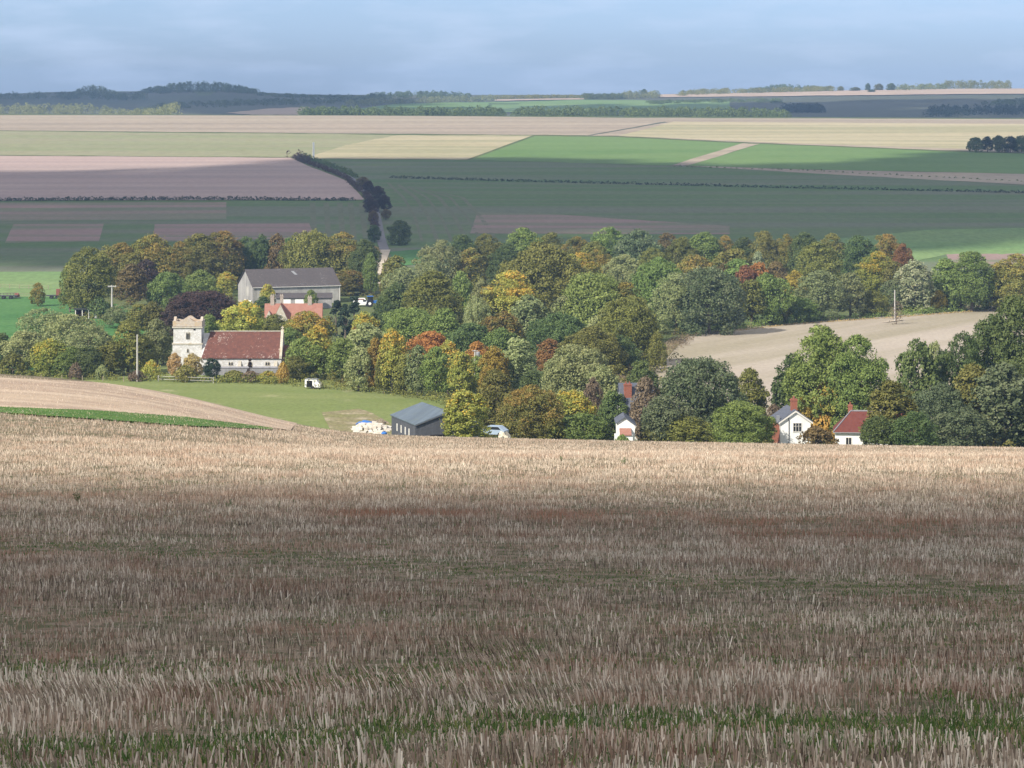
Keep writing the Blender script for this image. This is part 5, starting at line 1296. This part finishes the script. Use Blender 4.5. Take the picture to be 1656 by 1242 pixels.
# --- open fronted red field shelter in the paddock
fs = place('field_shelter', 139, 703, R(3), "open fronted dark red field shelter with pale posts under the trees", 'shelter')
mb = MB(); mb.box(-2.5, 2.5, 1.5, 1.6, -.2, 2.3); mb.box(-2.5, -2.4, -1.4, 1.5, -.2, 2.2); mb.box(2.4, 2.5, -1.4, 1.5, -.2, 2.2); mb.build('wall', M_rustred, fs)
mb = MB(); mb.prism([(-1.8, 2.3), (1.9, 2.35), (1.9, 2.5), (-1.8, 2.45)], 'x', -2.8, 2.8); mb.build('roof', M_dkmetal, fs)
for x_ in (-2.35, -.75, .8, 2.3):
    mb = MB(); mb.box(x_-.09, x_+.09, -1.6, -1.42, -.3, 2.3); mb.build('post', M_postwhite, fs)
mb = MB(); mb.prism([(2.2, -.3), (3.2, -.3), (2.55, 2.2), (2.2, 2.2)], 'y', -1.75, -1.65); mb.build('end_board', M_postwhite, fs)

# --- poles
def pole(u, v, vt, label, arm=None, trans=False, r=.16, name='utility_pole'):
    Y = F*53.0/(v-HV); o = place(name, u, Y, R(8), label, 'pole', 'wooden utility poles'); g = o.location.z
    h = -(vt-HV)/F*Y - g
    mb = MB(); mb.tube((0, 0, -1), (0, 0, h), r*1.25, r*.85, 8); mb.build('post', M_pole, o)
    if arm:
        mb = MB(); mb.box(-arm/2, arm/2, -.22, -.10, h-.45, h-.25); a = mb.build('crossarm', M_pole, o)
        for s in (-1, -.5, .5, 1):
            q = MB(); q.tube((s*(arm/2-.12), -.16, h-.25), (s*(arm/2-.12), -.16, h-.02), .06, .04, 6); q.build('insulator', M_postwhite, a)
    if trans:
        mb = MB(); mb.tube((.55, 0, h-1.5), (.55, 0, h-.45), .38, .38, 10); mb.tube((.55, 0, h-.45), (.55, 0, h-.3), .38, .2, 10); mb.build('transformer', M_grey, o)
        mb = MB(); mb.box(-.1, .75, -.08, .08, h-.55, h-.42); mb.box(-.5, .5, -.2, -.08, h-.2, h-.08); mb.build('bracket', M_pole, o)
    return o
pole(222, 616, 541, "bare wooden pole at the meadow edge left of the church")
pole(181, 516, 461, "pale pole with a crossbar among the trees of the belt", 2.0, r=.2)
pole(1447, 521, 469, "lone pole standing in the pale fallow field", r=.15)
pole(768, 640, 566, "pole carrying a grey transformer among the yellow trees", None, True)
mY = at(507, 257, 800, 2230); ma = place('mast', 507, mY, 0, "slim white lattice mast on the far slope beside the lane", 'mast')
h = 27/F*mY
mb = MB()
for a in range(3):
    an = a*2.094; mb.tube((.36*math.cos(an), .36*math.sin(an), -.5), (.28*math.cos(an), .28*math.sin(an), h), .3, .24, 5)
mb.build('leg', M_white, ma)
mb = MB()
for i in range(14):
    z0 = h*i/14
    for a in range(3):
        p, q = a*2.094, (a+1)*2.094
        mb.tube((.28*math.cos(p), .28*math.sin(p), z0), (.27*math.cos(q), .27*math.sin(q), z0+h/14), .05, .05, 4)
mb.build('lattice', M_white, ma)

# --- farm machinery in the paddock
def trailer(u, v, L, W, hh, label, mat, box=None, name='farm_trailer', phi=R(5), rails=False):
    Y = F*53.0/(v-HV); o = place(name, u, Y, phi, label, 'trailer')
    mb = MB(); mb.box(-L/2, L/2, -W/2, W/2, .8, 1.0); mb.box(-L/2-1.2, -L/2, -.08, .08, .75, .9); mb.build('bed', mat, o)
    for x_ in (-L*.18, L*.18):
        for s in (-1, 1):
            w = MB(); w.tube((x_, s*(W/2-.1), .5), (x_, s*(W/2+.2), .5), .5, .5, 14); wo = w.build('wheel', M_tyre, o)
            w = MB(); w.tube((x_, s*(W/2-.12), .5), (x_, s*(W/2+.22), .5), .22, .22, 10); w.build('rim', M_dkmetal, wo)
    if rails:
        mb = MB()
        for x_ in np.linspace(-L/2, L/2, 7): mb.box(x_-.04, x_+.04, -W/2, -W/2+.08, 1.0, 1.0+hh)
        mb.box(-L/2, L/2, -W/2-.02, -W/2+.06, 1.0+hh, 1.1+hh); mb.build('side_rail', M_dkmetal, o)
    if box:
        mb = MB(); mb.box(L/2-1.6, L/2-.2, -W/2+.1, W/2-.1, 1.0, 1.0+box); mb.tube((L/2-.5, 0, 1+box), (L/2-.5, 0, 1.6+box), .12, .12); mb.build('hopper', M_rust, o)
    return o
trailer(12, 484.5, 5.2, 2.2, .6, "long dark flat trailer in the paddock by the picture's left edge", M_dkmetal, rails=True)
trailer(88, 484, 4.2, 2.1, .5, "dark flatbed trailer with a rusty red hopper in the paddock", M_dkmetal, box=1.6)
dr = place('seed_drill', 27, F*53/(483-HV), 0, "rusty dark drum at the end of the long flat trailer", 'machinery')
mb = MB(); mb.tube((-.5, 0, .9), (.5, 0, .9), .55, .55, 12); mb.tube((.45, 0, .9), (.8, 0, .5), .3, .15, 8); mb.build('drum', M_rust, dr)
mb = MB(); mb.box(-.9, .9, -.4, .4, 0, .35); mb.build('frame', M_dkmetal, dr)
# --- white field trailer with a dark doorway by the meadow
ft = place('livestock_trailer', 506, F*53/(629-HV), R(-12), "small white field trailer with open dark doorway at the meadow edge", 'trailer')
mb = MB(); mb.box(-1.3, .95, -.8, .8, .35, 1.75); mb.prism([(.95, .35), (1.6, .35), (1.6, .9), (.95, 1.5)], 'y', -.75, .75); mb.build('body', M_white, ft)
mb = MB(); mb.box(-.95, .1, -.86, -.78, .4, 1.55); mb.build('doorway', M_void, ft)
for s in (-1, 1):
    w = MB(); w.tube((.2, s*.72, .3), (.2, s*.95, .3), .32, .32, 12); w.build('wheel', M_tyre, ft)
mb = MB(); mb.box(-1.36, 1.0, -.86, .86, 1.76, 1.84); mb.build('roof', M_grey, ft)
# --- farmyard bits right of the barn
yd = place('parked_van', 585, 742, R(4), "white parked van with red stripe right of the barn", 'van')
mb = MB(); mb.prism([(-2.2, .4), (2.1, .4), (2.1, 1.1), (1.3, 1.3), (.8, 2.1), (-2.2, 2.1)], 'y', -.9, .9); mb.build('body', M_white, yd)
mb = MB(); mb.box(-2.0, .6, -.93, -.91, 1.75, 2.0); mb.build('stripe', M_rust, yd)
mb = MB(); mb.box(.3, 1.1, -.93, -.905, 1.25, 1.7); mb.build('side_window', M_glass, yd)
for x_ in (-1.4, 1.3):
    for s in (-1, 1):
        w = MB(); w.tube((x_, s*.72, .35), (x_, s*.94, .35), .36, .36, 12); w.build('wheel', M_tyre, yd)
tr = place('tractor', 602, 741, R(12), "blue tractor parked beside the white van near the barn", 'tractor')
mb = MB(); mb.box(.1, 2.0, -.45, .45, .9, 1.6); mb.box(-1.3, .1, -.7, .7, .9, 1.3); mb.build('body', M_bluepl, tr)
cabn = MB(); cabn.box(-1.2, .1, -.65, .65, 1.32, 2.6); co = cabn.build('cab', M_glass, tr)
mb = MB(); mb.box(-1.3, .2, -.72, .72, 2.61, 2.75); mb.build('cab_roof', M_bluepl, co)
for x_, r_ in ((-.8, .85), (1.5, .5)):
    for s in (-1, 1):
        w = MB(); w.tube((x_, s*.7, r_), (x_, s*1.1, r_), r_, r_, 16); wo = w.build('wheel', M_tyre, tr)
        w = MB(); w.tube((x_, s*.69, r_), (x_, s*1.12, r_), r_*.45, r_*.45, 10); w.build('rim', M_white, wo)
# --- rubble yard left of the blue grey shed
def lump_heap(name, u, v, Lx, Ly, H, n, mat, label, cat, seed, rr=(.15, .45)):
    rng = random.Random(seed); Y = F*52.0/(v-HV); o = place(name, u, Y, 0, label, cat); mb = MB()
    for i in range(n):
        a, q = rng.random()*6.283, math.sqrt(rng.random()); x_, y_ = math.cos(a)*q*Lx, math.sin(a)*q*Ly
        z_ = H*(1-q*q)*rng.random(); r = rng.uniform(*rr); gl = gz(o.location.x+x_, o.location.y+y_) - o.location.z
        pts = []
        for k in range(8):
            pts.append((x_ + r*rng.uniform(.6, 1.1)*(-1 if k & 1 else 1), y_ + r*rng.uniform(.6, 1.1)*(-1 if k & 2 else 1), gl + z_ + r*rng.uniform(.4, .9)*(-1 if k & 4 else 1)))
        mb.add(pts, [(0,1,3,2), (4,6,7,5), (0,4,5,1), (1,5,7,3), (3,7,6,2), (2,6,4,0)])
    me = mb.build('heap', mat, o); o['kind'] = 'stuff'; return o
lump_heap('rubble_heap', 600, 687, 3.2, 7.5, .8, 190, M_rubble, "pale chalk rubble spread beside the blue grey shed", 'rubble', 5)
lump_heap('timber_heap', 612, 678, 1.6, 3.0, .9, 60, M_wood, "brown heap of scrap timber behind the chalk rubble", 'heap', 6, (.12, .3))
lump_heap('rubble_heap', 614, 699, 1.2, 2.2, .9, 60, M_rubble, "small whitish heap right against the blue grey shed's side wall", 'rubble', 7, (.15, .35))
tp = place('tarpaulin', 590, F*52/(679.5-HV), R(-10), "crumpled blue tarpaulin lying on the rubble yard", 'tarpaulin')
rng = random.Random(4); vs, fs = [], []
for i in range(9):
    for j in range(5): vs.append(((i-4)*.3, (j-2)*.5, .35 + .4*math.exp(-((i-4)/3)**2-((j-2)/1.6)**2) + rng.uniform(-.12, .12)))
for i in range(8):
    for j in range(4): fs.append((i*5+j, i*5+j+5, i*5+j+6, i*5+j+1))
n_ = len(vs); vs += [(x_, y_, z_-.05) for x_, y_, z_ in vs]; fs += [tuple(q+n_ for q in f[::-1]) for f in fs]
link('sheet', mesh_from('sheet', vs, fs, M_bluepl, smooth=True), tp)
mb = MB(); mb.box(-1.3, 1.3, -.9, .9, -.3, .3); mb.build('covered_load', M_bluepl, tp)
tk = place('water_tank', 621.5, 436.5, 0, "tall blue plastic tank at the blue grey shed's back corner", 'tank')
mb = MB(); mb.tube((0, 0, -.5), (0, 0, 1.55), .45, .45, 14); mb.tube((0, 0, 1.55), (0, 0, 1.75), .45, .2, 14); mb.build('body', M_bluepl, tk)
mb = MB(); mb.tube((0, 0, 1.75), (0, 0, 1.85), .2, .2, 10); mb.build('cap', M_lead, tk)
sk = place('skip', 594, 421, R(8), "low dark grey skip in front of the chalk rubble", 'skip')
mb = MB(); mb.prism([(-1.3, 0), (1.2, 0), (1.6, 1.0), (-1.7, 1.0), (-1.7, .92), (-1.3, .92)], 'y', -.7, .7); mb.build('body', M_lead, sk)
mb = MB(); mb.box(-1.75, 1.65, -.76, .76, 1.0, 1.08); mb.build('rim', M_grey, sk)
# --- car and canvas heap under the brown olive tree
cr = place('parked_car', 798, 412, R(160), "pale blue car showing above the field brow under the yellowish tree", 'car')
mb = MB(); mb.prism([(-2.0, .35), (2.0, .35), (2.0, .85), (1.2, 1.0), (.6, 1.5), (-1.1, 1.5), (-1.8, 1.0), (-2.0, .9)], 'y', -.82, .82); mb.build('body', M_carblue, cr)
for s in (-1, 1):
    mb = MB(); mb.prism([(-1.4, 1.03), (.85, 1.03), (.5, 1.42), (-1.0, 1.42)], 'y', s*.80, s*.835); mb.build('side_window', M_glass, cr)
    for x_ in (-1.25, 1.3):
        w = MB(); w.tube((x_, s*.66, .32), (x_, s*.86, .32), .33, .33, 12); w.build('wheel', M_tyre, cr)
cv = place('canvas_heap', 816, 411, 0, "cream canvas covered heap beside the pale blue car", 'heap')
vs, fs = [], []
for i in range(13):
    for j in range(7):
        x_, y_ = (i-6)/6, (j-3)/3
        vs.append((x_*.95, y_*.7, -0.3 + 1.15*max(0, 1-abs(x_)**3)**.6*max(0, 1-abs(y_)**3)**.6*(1-.25*x_) + .06*math.sin(i*2.1+j)))
for i in range(12):
    for j in range(6): fs.append((i*7+j, i*7+j+7, i*7+j+8, i*7+j+1))
link('canvas', mesh_from('canvas', vs, fs, M_canvas, smooth=True), cv)

# --- fences
def fence(path, label, h=1.1, gap=2.4, mat=None, rails=2, floor=True, lo=430, hi=2230, pw=.07):
    mat = mat or M_wood
    P = [(px(u, Y), Y) for u, Y in [(u, F*53/(v-HV) if floor else at(u, v, lo, hi)) for u, v in path]]
    o = tag(empty('fence', (P[0][0], P[0][1], gz(*P[0]))), label, 'fence'); ox, oy, oz = o.location
    pts = []
    for a, b in zip(P, P[1:]):
        n = max(1, int(math.dist(a, b)/gap))
        pts += [(a[0]+(b[0]-a[0])*k/n, a[1]+(b[1]-a[1])*k/n) for k in range(n)]
    pts.append(P[-1])
    for x_, y_ in pts[:95]:
        z_ = gz(x_, y_) - oz
        m = MB(); m.box(x_-ox-pw, x_-ox+pw, y_-oy-pw, y_-oy+pw, z_-.3, z_+h); m.build('post', mat, o, fix=False)
    if rails:
        m = MB()
        for a, b in zip(pts[:94], pts[1:95]):
            for k in range(rails):
                z0 = h*(.9-.45*k); m.tube((a[0]-ox, a[1]-oy-.09, gz(*a)-oz+z0), (b[0]-ox, b[1]-oy-.09, gz(*b)-oz+z0), .045, .045, 4)
        m.build('rail', mat, o, fix=False)
fence([(256, 616), (300, 618), (345, 619.5)], "pale post and rail fence before the churchyard", 1.2, 3.0, M_pole)
fence([(-60, 480), (30, 481), (52, 481)], "dark post fence behind the long flat trailer", 1.0, 3.0, M_wood)
fence([(-60, 468), (0, 468.5), (78, 470.5)], "brown board fence across the top of the paddock", 1.3, 3.0, M_wood, 3)
fence([(0, 611.5), (100, 613), (200, 616)], "wire fence of thin posts along the meadow's far edge", 1.0, 4.0, M_wood, 0)
# ------------------------------------------------------------------ stubble stalks and grass of the near field
def stalk_mat(name, stops, rustc):
    m, ns, ls, out = new_mat(name)
    at_ = ns.new("ShaderNodeAttribute"); at_.attribute_name = "tint"
    c = ramp(ns, ls, at_.outputs['Fac'], stops)
    a2 = ns.new("ShaderNodeAttribute"); a2.attribute_name = "rust"
    c = mixc(ns, ls, a2.outputs['Fac'], c, rustc)
    b = bsdf(ns, ls, out, c, 0.75, 0.2)
    return m
M_stalk = stalk_mat("straw", [(0.0, (0.08, 0.057, 0.042)), (0.28, (0.26, 0.20, 0.148)), (0.66, (0.50, 0.405, 0.31)), (1.0, (0.90, 0.80, 0.65))], (0.34, 0.15, 0.085))  # straw tones vary; the darkest paint in shade that the flat stalks lack
M_blade = stalk_mat("weed_blades", [(0.0, (0.04, 0.085, 0.02)), (0.6, (0.08, 0.15, 0.035)), (1.0, (0.17, 0.22, 0.06))], (0.22, 0.22, 0.06))
def band(u, pts):
    return np.interp(u, [p[0] for p in pts], [p[1] for p in pts])
# wheel tracks of the near field, as world curves (column, distance)
def track(pts): return [(u, at(u, v, 15, 140)) for u, v in pts]
TR1 = track([(-400, 905), (150, 893), (400, 905), (700, 925), (900, 945), (1200, 953), (1656, 967), (2100, 975)])
TR2 = track([(-400, 1245), (300, 1222), (560, 1212), (800, 1195), (1100, 1180), (1656, 1195), (2100, 1205)])
TR3 = track([(-400, 750), (300, 757), (700, 757), (1100, 764), (1656, 778), (2100, 784)])
TR4 = track([(-400, 868), (300, 872), (900, 890), (1656, 905), (2100, 912)])
TR5 = track([(-400, 1085), (500, 1090), (1000, 1080), (2100, 1095)])
TR6 = track([(-400, 1005), (600, 1000), (1100, 1010), (2100, 1012)])
YB = [at(828, v, 15, 140) for v in (808, 850, 884, 899, 836, 868)]
def track_w(u, Y):
    w = 0.0
    X = px(u, Y)
    for i, (tr_, half, amt) in enumerate(((TR1, 3.4, .95), (TR2, 2.0, 1.0), (TR3, 3.0, .4), (TR4, 2.6, .5), (TR5, 1.6, .45), (TR6, 2.6, .35))):
        wob = (vnoise(X*.13+i*9, Y*0+i, 61) - .5)*half*.9
        k = (.7 if i == 0 else .4) + .8*vnoise(X*.21+i*5, Y*.25, 63)
        w = np.maximum(w, np.clip(amt*k, 0, 1)*np.exp(-((Y - band(u, tr_) + wob)/half)**2))
    return w
def rust_w(u, Y):
    X = px(u, Y); w = 0.0
    for i, (v, half, u0, u1) in enumerate(((808, 3.5, -300, 560), (850, 3.5, 800, 2000), (884, 3.0, 250, 1000), (899, 2.4, -300, 480), (836, 4.0, 500, 1200), (868, 3.0, 1150, 2000))):
        yb = YB[i]; k = np.clip(vnoise(X*.11+i*4, Y*.3, 71)*1.5-.25, 0, 1)
        w = np.maximum(w, k*np.exp(-((Y - yb)/half)**2)*sstep(u0-90, u0+90, u)*(1-sstep(u1-90, u1+90, u)))
    return w
def scatter(y0, y1, dens, rng, margin=150):
    """points per square metre over the near field between two distances"""
    half = (828 + margin)/F; side = 13.0          # the crop goes on some way beyond both edges of the view
    xm = half*y1 + side
    n = int(dens*2*xm*(y1 - y0))
    Y = rng.uniform(y0, y1, n); X = rng.uniform(-xm, xm, n)
    k = np.abs(X) < half*Y + side*(rng.random(n) < .7)
    return CU + F*X[k]/Y[k], Y[k]
def blades(u, Y, h, w, leanx, leany, rng, prism=True):
    X = px(u, Y); Z = ground(X, Y)
    base = np.stack([X, Y, Z - 0.01], -1)
    d = np.stack([leanx, leany, np.ones_like(leanx)], -1); d /= np.linalg.norm(d, axis=1)[:, None]
    tip = base + d*h[:, None]
    a = rng.uniform(-0.9, 0.9, len(u)); s = np.stack([np.cos(a), np.sin(a), np.zeros_like(a)], -1)*(w/2)[:, None]
    V1 = np.stack([base - s, base + s, tip + s*.8, tip - s*.8], 1)
    return V1
def build_stubble():
    rng = np.random.default_rng(77)
    parts, tints, rusts = [], [], []
    for y0, y1, dens, ws in ((17, 32, 120, 1.2), (32, 50, 112, 1.2), (50, 75, 100, 1.3), (75, 110, 76, 1.5), (110, 165, 62, 1.45), (165, 300, 12, 1.8)):
        u, Y = scatter(y0, y1, dens, rng)
        # drilled rows run across the view
        row = 0.16 if y1 < 60 else 0.3
        Yr = np.round(Y/row)*row + rng.normal(0, row*.16, len(Y))
        X = px(u, Yr)
        pn = vnoise(X*0.9, Yr*0.55, 3); pn2 = vnoise(X*0.22+40, Yr*0.16, 5); pn3 = vnoise(X*3.1, Yr*1.6, 9)
        tw = track_w(u, Yr)
        keep = rng.random(len(u)) < np.clip((-0.25 + 0.75*pn + 0.55*pn2 + .75*pn3)*(1 - 0.84*tw), 0.03, 1)
        if y0 >= 110:                         # only the visible side of the brow
            keep &= (HV - F*ground(X, Yr)/Yr) > np.interp(u, BROW_U, BROW_V) - 2.0
        u, Yr, X, pn, pn2, pn3, tw = (q[keep] for q in (u, Yr, X, pn, pn2, pn3, tw))
        n = len(u)
        lod = vnoise(X*0.55+7, Yr*0.32, 11)       # patches where the straw is knocked over
        h = (0.085 + 0.125*rng.random(n) + .05*pn2)*(1 - 0.4*tw)
        tall = rng.random(n) < 0.04; h = np.where(tall, h*1.35, h)
        lx = rng.normal(0, .14, n) - np.clip(lod-.55, 0, 1)*1.6*(Yr < 50); ly = rng.normal(0, .13, n)
        odd = rng.random(n) < .06; lx = np.where(odd, rng.normal(0, .8, n), lx)
        w = np.clip(rng.normal(0.0094, .003, n), .005, .02)*ws
        bd = vnoise(Yr*.42 + X*.015, X*.03, 81) - .5; t = np.clip(.80*rng.random(n) + .24*pn + .18*pn3 - .12 + .34*bd, 0, 1); pale = rng.random(n) < np.where(Yr < 42, .07, .03); t = np.where(pale, .88+.12*rng.random(n), t); fa = sstep(85, 120, Yr); t = t*(1-.55*fa) + .74*.55*fa  # far stalks are tinted paler, painting extra sunlight in near the brow
        w = np.where(pale, w*1.25, w); h = np.where(pale, h*1.15, h)
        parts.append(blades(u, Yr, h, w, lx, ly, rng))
        tints.append(t)
        rb = vnoise(X*0.035+3, Yr*0.16+u*0.0006, 21); rb2 = vnoise(X*.6, Yr*.4, 23)
        rf = rust_w(u, Yr)*np.clip(rb2*1.6+.1, 0, 1)
        low = np.clip((vnoise(X*.8+9, Yr*.8, 31)-.42)*2.0, 0, .8)
        rusts.append(np.clip(np.maximum(rf*.95, low*.45), 0, 1))
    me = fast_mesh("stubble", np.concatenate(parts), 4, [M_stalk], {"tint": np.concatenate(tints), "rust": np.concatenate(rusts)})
    tag(link("stubble", me), "cut straw stalks standing all over the near field", "stubble", None, "stuff")
    # chopped straw and leaf litter lying between the rows
    parts, tints, rusts = [], [], []
    for y0, y1, dens, ws in ((17, 45, 90, 1.0), (45, 80, 40, 1.6), (80, 130, 14, 2.6)):
        u, Y = scatter(y0, y1, dens, rng); n = len(u)
        a = rng.uniform(0, 6.28, n)
        V = blades(u, Y, rng.uniform(.05, .22, n), rng.uniform(.005, .011, n)*ws, np.cos(a)*5, np.sin(a)*5, rng)
        V[:, :, 2] += .03
        parts.append(V); tints.append(rng.random(n)*.8); rusts.append((rng.random(n) < .25)*.5)
    me = fast_mesh("straw_litter", np.concatenate(parts), 4, [M_stalk], {"tint": np.concatenate(tints), "rust": np.concatenate(rusts)})
    tag(link("straw_litter", me), "chopped straw lying between the stubble rows", "straw", None, "stuff")
    parts, tints, rusts = [], [], []
    for y0, y1, dens, ws in ((17, 34, 420, 1.0), (34, 60, 260, 1.4), (60, 120, 90, 2.0)):
        u, Y = scatter(y0, y1, dens, rng); X = px(u, Y)
        g1 = vnoise(X*.35+5, Y*.30, 41); g2 = vnoise(X*2.2, Y*1.4, 43); g3 = vnoise(X*.09+2, Y*.13, 47); tw = track_w(u, Y)
        near = 1 - sstep(24, 48, Y)
        pr = np.clip((g1-.27)*2.0, 0, 1)*np.clip(g2*1.7-.25, 0, 1)*(.30 + .45*g3 + .75*near) + tw**1.2*np.clip(g2*1.6+.15, 0, 1)*(Y < 90)
        k = rng.random(len(u)) < pr
        u, Y = u[k], Y[k]; n = len(u)
        parts.append(blades(u, Y, rng.uniform(.04, .12, n)*(1+.5*near[k]), rng.uniform(.006, .015, n)*ws, rng.normal(0, .6, n), rng.normal(0, .55, n), rng))
        tints.append(rng.random(n)); rusts.append((rng.random(n) < .12)*.7)
    me = fast_mesh("grass", np.concatenate(parts), 4, [M_blade], {"tint": np.concatenate(tints), "rust": np.concatenate(rusts)})
    tag(link("grass", me), "green weeds and volunteer grass growing through the stubble", "grass", None, "stuff")
build_stubble()
def build_strip():
    rng = np.random.default_rng(5)
    tu = np.arange(-150, 446, 6.0)
    top = np.array([at(u, np.interp(u, [-300, 0, 160, 300, 440], [649, 661, 667, 677, 694.5]), 120, 330) for u in tu])
    bot = np.array([at(u, np.interp(u, [-300, 0, 160, 300, 440], [657.5, 669.5, 680, 690.5, 696]), 120, 330) for u in tu])
    n = 42000
    u = rng.uniform(-150, 440, n); t = rng.uniform(-.05, 1.05, n)
    Y = np.interp(u, tu, bot)*(1-t) + np.interp(u, tu, top)*t + rng.normal(0, .5, n)
    V = blades(u, Y, rng.uniform(.08, .2, n), rng.uniform(.03, .06, n), rng.normal(0, .35, n), rng.normal(0, .3, n), rng)
    me = fast_mesh("grass", V, 4, [M_blade], {"tint": np.clip(.6*rng.random(n) + .4*vnoise(px(u, Y)*.3, Y*.3, 7), 0, 1), "rust": (rng.random(n) < .06)*.5})
    tag(link("grass", me), "lush grass blades standing in the narrow green strip", "grass", None, "stuff")
build_strip()
# a few tall weeds standing out of the straw
def weed_mesh(seed):
    rng = random.Random(seed); mb = MB()
    for i in range(7):
        a = rng.uniform(0, 6.28); t = Vector((math.cos(a)*rng.uniform(.05, .35), math.sin(a)*rng.uniform(.05, .35), rng.uniform(.35, .75)))
        mb.tube((0, 0, -.05), t, .012, .005, 5)
        for k in range(9):
            p = t*rng.uniform(.3, 1.0); b = rng.uniform(0, 6.28); d = Vector((math.cos(b), math.sin(b), rng.uniform(-.2, .6)))*rng.uniform(.06, .14); s = d.orthogonal().normalized()*.02
            mb.add([p-s*.3, p+d*.5-s, p+d, p+d*.5+s], [(0, 1, 2, 3)])
    return mesh_from("weed", mb.v, mb.f, M_weed)
M_weed = simple("weed_green", (0.07, 0.11, 0.035), 0.8, 0.3, 5.0)
WM = [weed_mesh(s) for s in range(3)]
for i, (u, v, s, lab) in enumerate(((125, 815, 1.25, "spreading green weed in the stubble at the left"), (370, 822, .9, "small upright weed in the stubble, second from the left"), (452, 824, .7, "smallest weed in the stubble, beside the upright one"),
    (908, 748, 1.0, "weed in the pale stubble below the cream canvas heap"), (1008, 752, 1.1, "weed in the pale stubble below the white porch"), (940, 812, .8, "weed in the darker stubble below the middle of the field brow"), (1540, 742, 1.0, "weed in the pale stubble near the right edge"))):
    Y = at(u, v, 15, 158); X = px(u, Y)
    o = link("weed", WM[i % 3], None, (X, Y, gz(X, Y)), random.uniform(0, 6))
    o.scale = (s*.6, s*.6, s*.55); tag(o, lab, "weed", "weeds in the stubble")

# ------------------------------------------------------------------ clouds above and behind us, whose shade lies across the land
M_cloud, _ns, _ls, _out = new_mat("cloud")
bsdf(_ns, _ls, _out, (0.85, 0.86, 0.88), 1.0, 0.0)
import bmesh
def ico(sub):
    bm = bmesh.new(); bmesh.ops.create_icosphere(bm, subdivisions=sub, radius=1.0)
    v = np.array([p.co[:] for p in bm.verts]); f = np.array([[q.index for q in p.verts] for p in bm.faces]); bm.free(); return v, f
ICO_V, ICO_F = ico(2)
def cloud(label, outline, alt, n, rad, edge, seed):
    """a flat cloud of many puffs at a height, floating where its shade falls on the given stretch of land (world x, y outline)"""
    rng = np.random.default_rng(seed)
    P = np.array(outline, float); lo, hi = P.min(0), P.max(0)
    C = []
    while len(C) < n:
        q = rng.uniform(lo, hi); inside = False; j = len(P)-1
        for i in range(len(P)):
            if (P[i, 1] > q[1]) != (P[j, 1] > q[1]) and q[0] < (P[j, 0]-P[i, 0])*(q[1]-P[i, 1])/(P[j, 1]-P[i, 1]) + P[i, 0]: inside = not inside
            j = i
        if inside: C.append(q + rng.normal(0, edge, 2))
    C = np.array(C); n = len(C)
    t = alt/SUN.z
    g = np.array([gz(x, y) for x, y in C])
    ctr = np.stack([C[:, 0] + SUN.x*(alt - g)/SUN.z, C[:, 1] + SUN.y*(alt - g)/SUN.z, np.full(n, alt) + rng.uniform(-8, 8, n)], -1)
    r = rad*rng.uniform(.6, 1.2, n)
    V = ctr[:, None, :] + ICO_V[None]*(r[:, None, None]*np.array([1, 1, .55]))
    Fc = (ICO_F[None] + (np.arange(n)*len(ICO_V))[:, None, None]).reshape(-1, 3)
    me = bpy.data.meshes.new("cloud"); V = V.reshape(-1, 3)
    me.vertices.add(len(V)); me.vertices.foreach_set("co", V.reshape(-1).astype(np.float32))
    me.loops.add(Fc.size); me.loops.foreach_set("vertex_index", Fc.reshape(-1).astype(np.int32))
    me.polygons.add(len(Fc)); me.polygons.foreach_set("loop_start", np.arange(0, Fc.size, 3, dtype=np.int32))
    me.polygons.foreach_set("use_smooth", np.ones(len(Fc), bool)); me.materials.append(M_cloud); me.update(calc_edges=True)
    tag(link("cloud", me), label, "cloud", None, "stuff")
def land(pts, lo=430, hi=2230):
    return [(px(u, Y), Y) for u, Y in [(u, v if v < 0 else at(u, v, lo, hi)) for u, v in pts]]
cloud("small cloud behind the camera shading the near stubble", [(-120, -60), (120, -60), (120, 84), (60, 83), (0, 80), (-60, 76), (-120, 73)], 1500, 980, 6.0, 8, 1)
cloud("thin torn cloud shading the middle of the near field", [(-90, 74), (90, 80), (90, 116), (-90, 106)], 1500, 125, 5.0, 7, 5)
cloud("broad cloud shading the far slope", land([(-700, 284), (-100, 284), (200, 276), (470, 262), (560, 256), (800, 256), (1150, 266), (1350, 268), (1500, 250), (1700, 236), (2300, 236), (2300, 380), (1700, 385), (1480, 400), (1250, 418), (900, 418), (600, 412), (300, 416), (100, 428), (-700, 440)]), 1500, 4200, 13, 7, 2)
cloud("cloud shading the far left hills", [(px(-600, 3060), 3060), (px(330, 3060), 3060), (px(420, 2500), 2500), (px(700, 2500), 2500), (px(760, 3000), 3000), (px(640, 3600), 3600), (px(500, 4600), 4600), (px(-600, 4600), 4600)], 1500, 2600, 26, 30, 3)
cloud("cloud shading the far right plain", [(px(950, 2480), 2480), (px(2400, 2480), 2480), (px(2400, 3450), 3450), (px(1400, 3400), 3400), (px(900, 3300), 3300)], 1500, 1700, 26, 20, 4)

# ------------------------------------------------------------------ haze
hz_m, ns, ls, out = new_mat("haze_air")
pv = ns.new("ShaderNodeVolumePrincipled")
pv.inputs['Color'].default_value = (0.41, 0.63, 1.0, 1)
pv.inputs['Density'].default_value = 0.000102
pv.inputs['Anisotropy'].default_value = 0.0
ls.new(pv.outputs[0], out.inputs['Volume'])
mb = MB(); mb.box(-6200, 6200, -200, 6300, -300, 60)
tag(mb.build('haze', hz_m), "thin blue air over the whole landscape", "haze", None, "stuff")
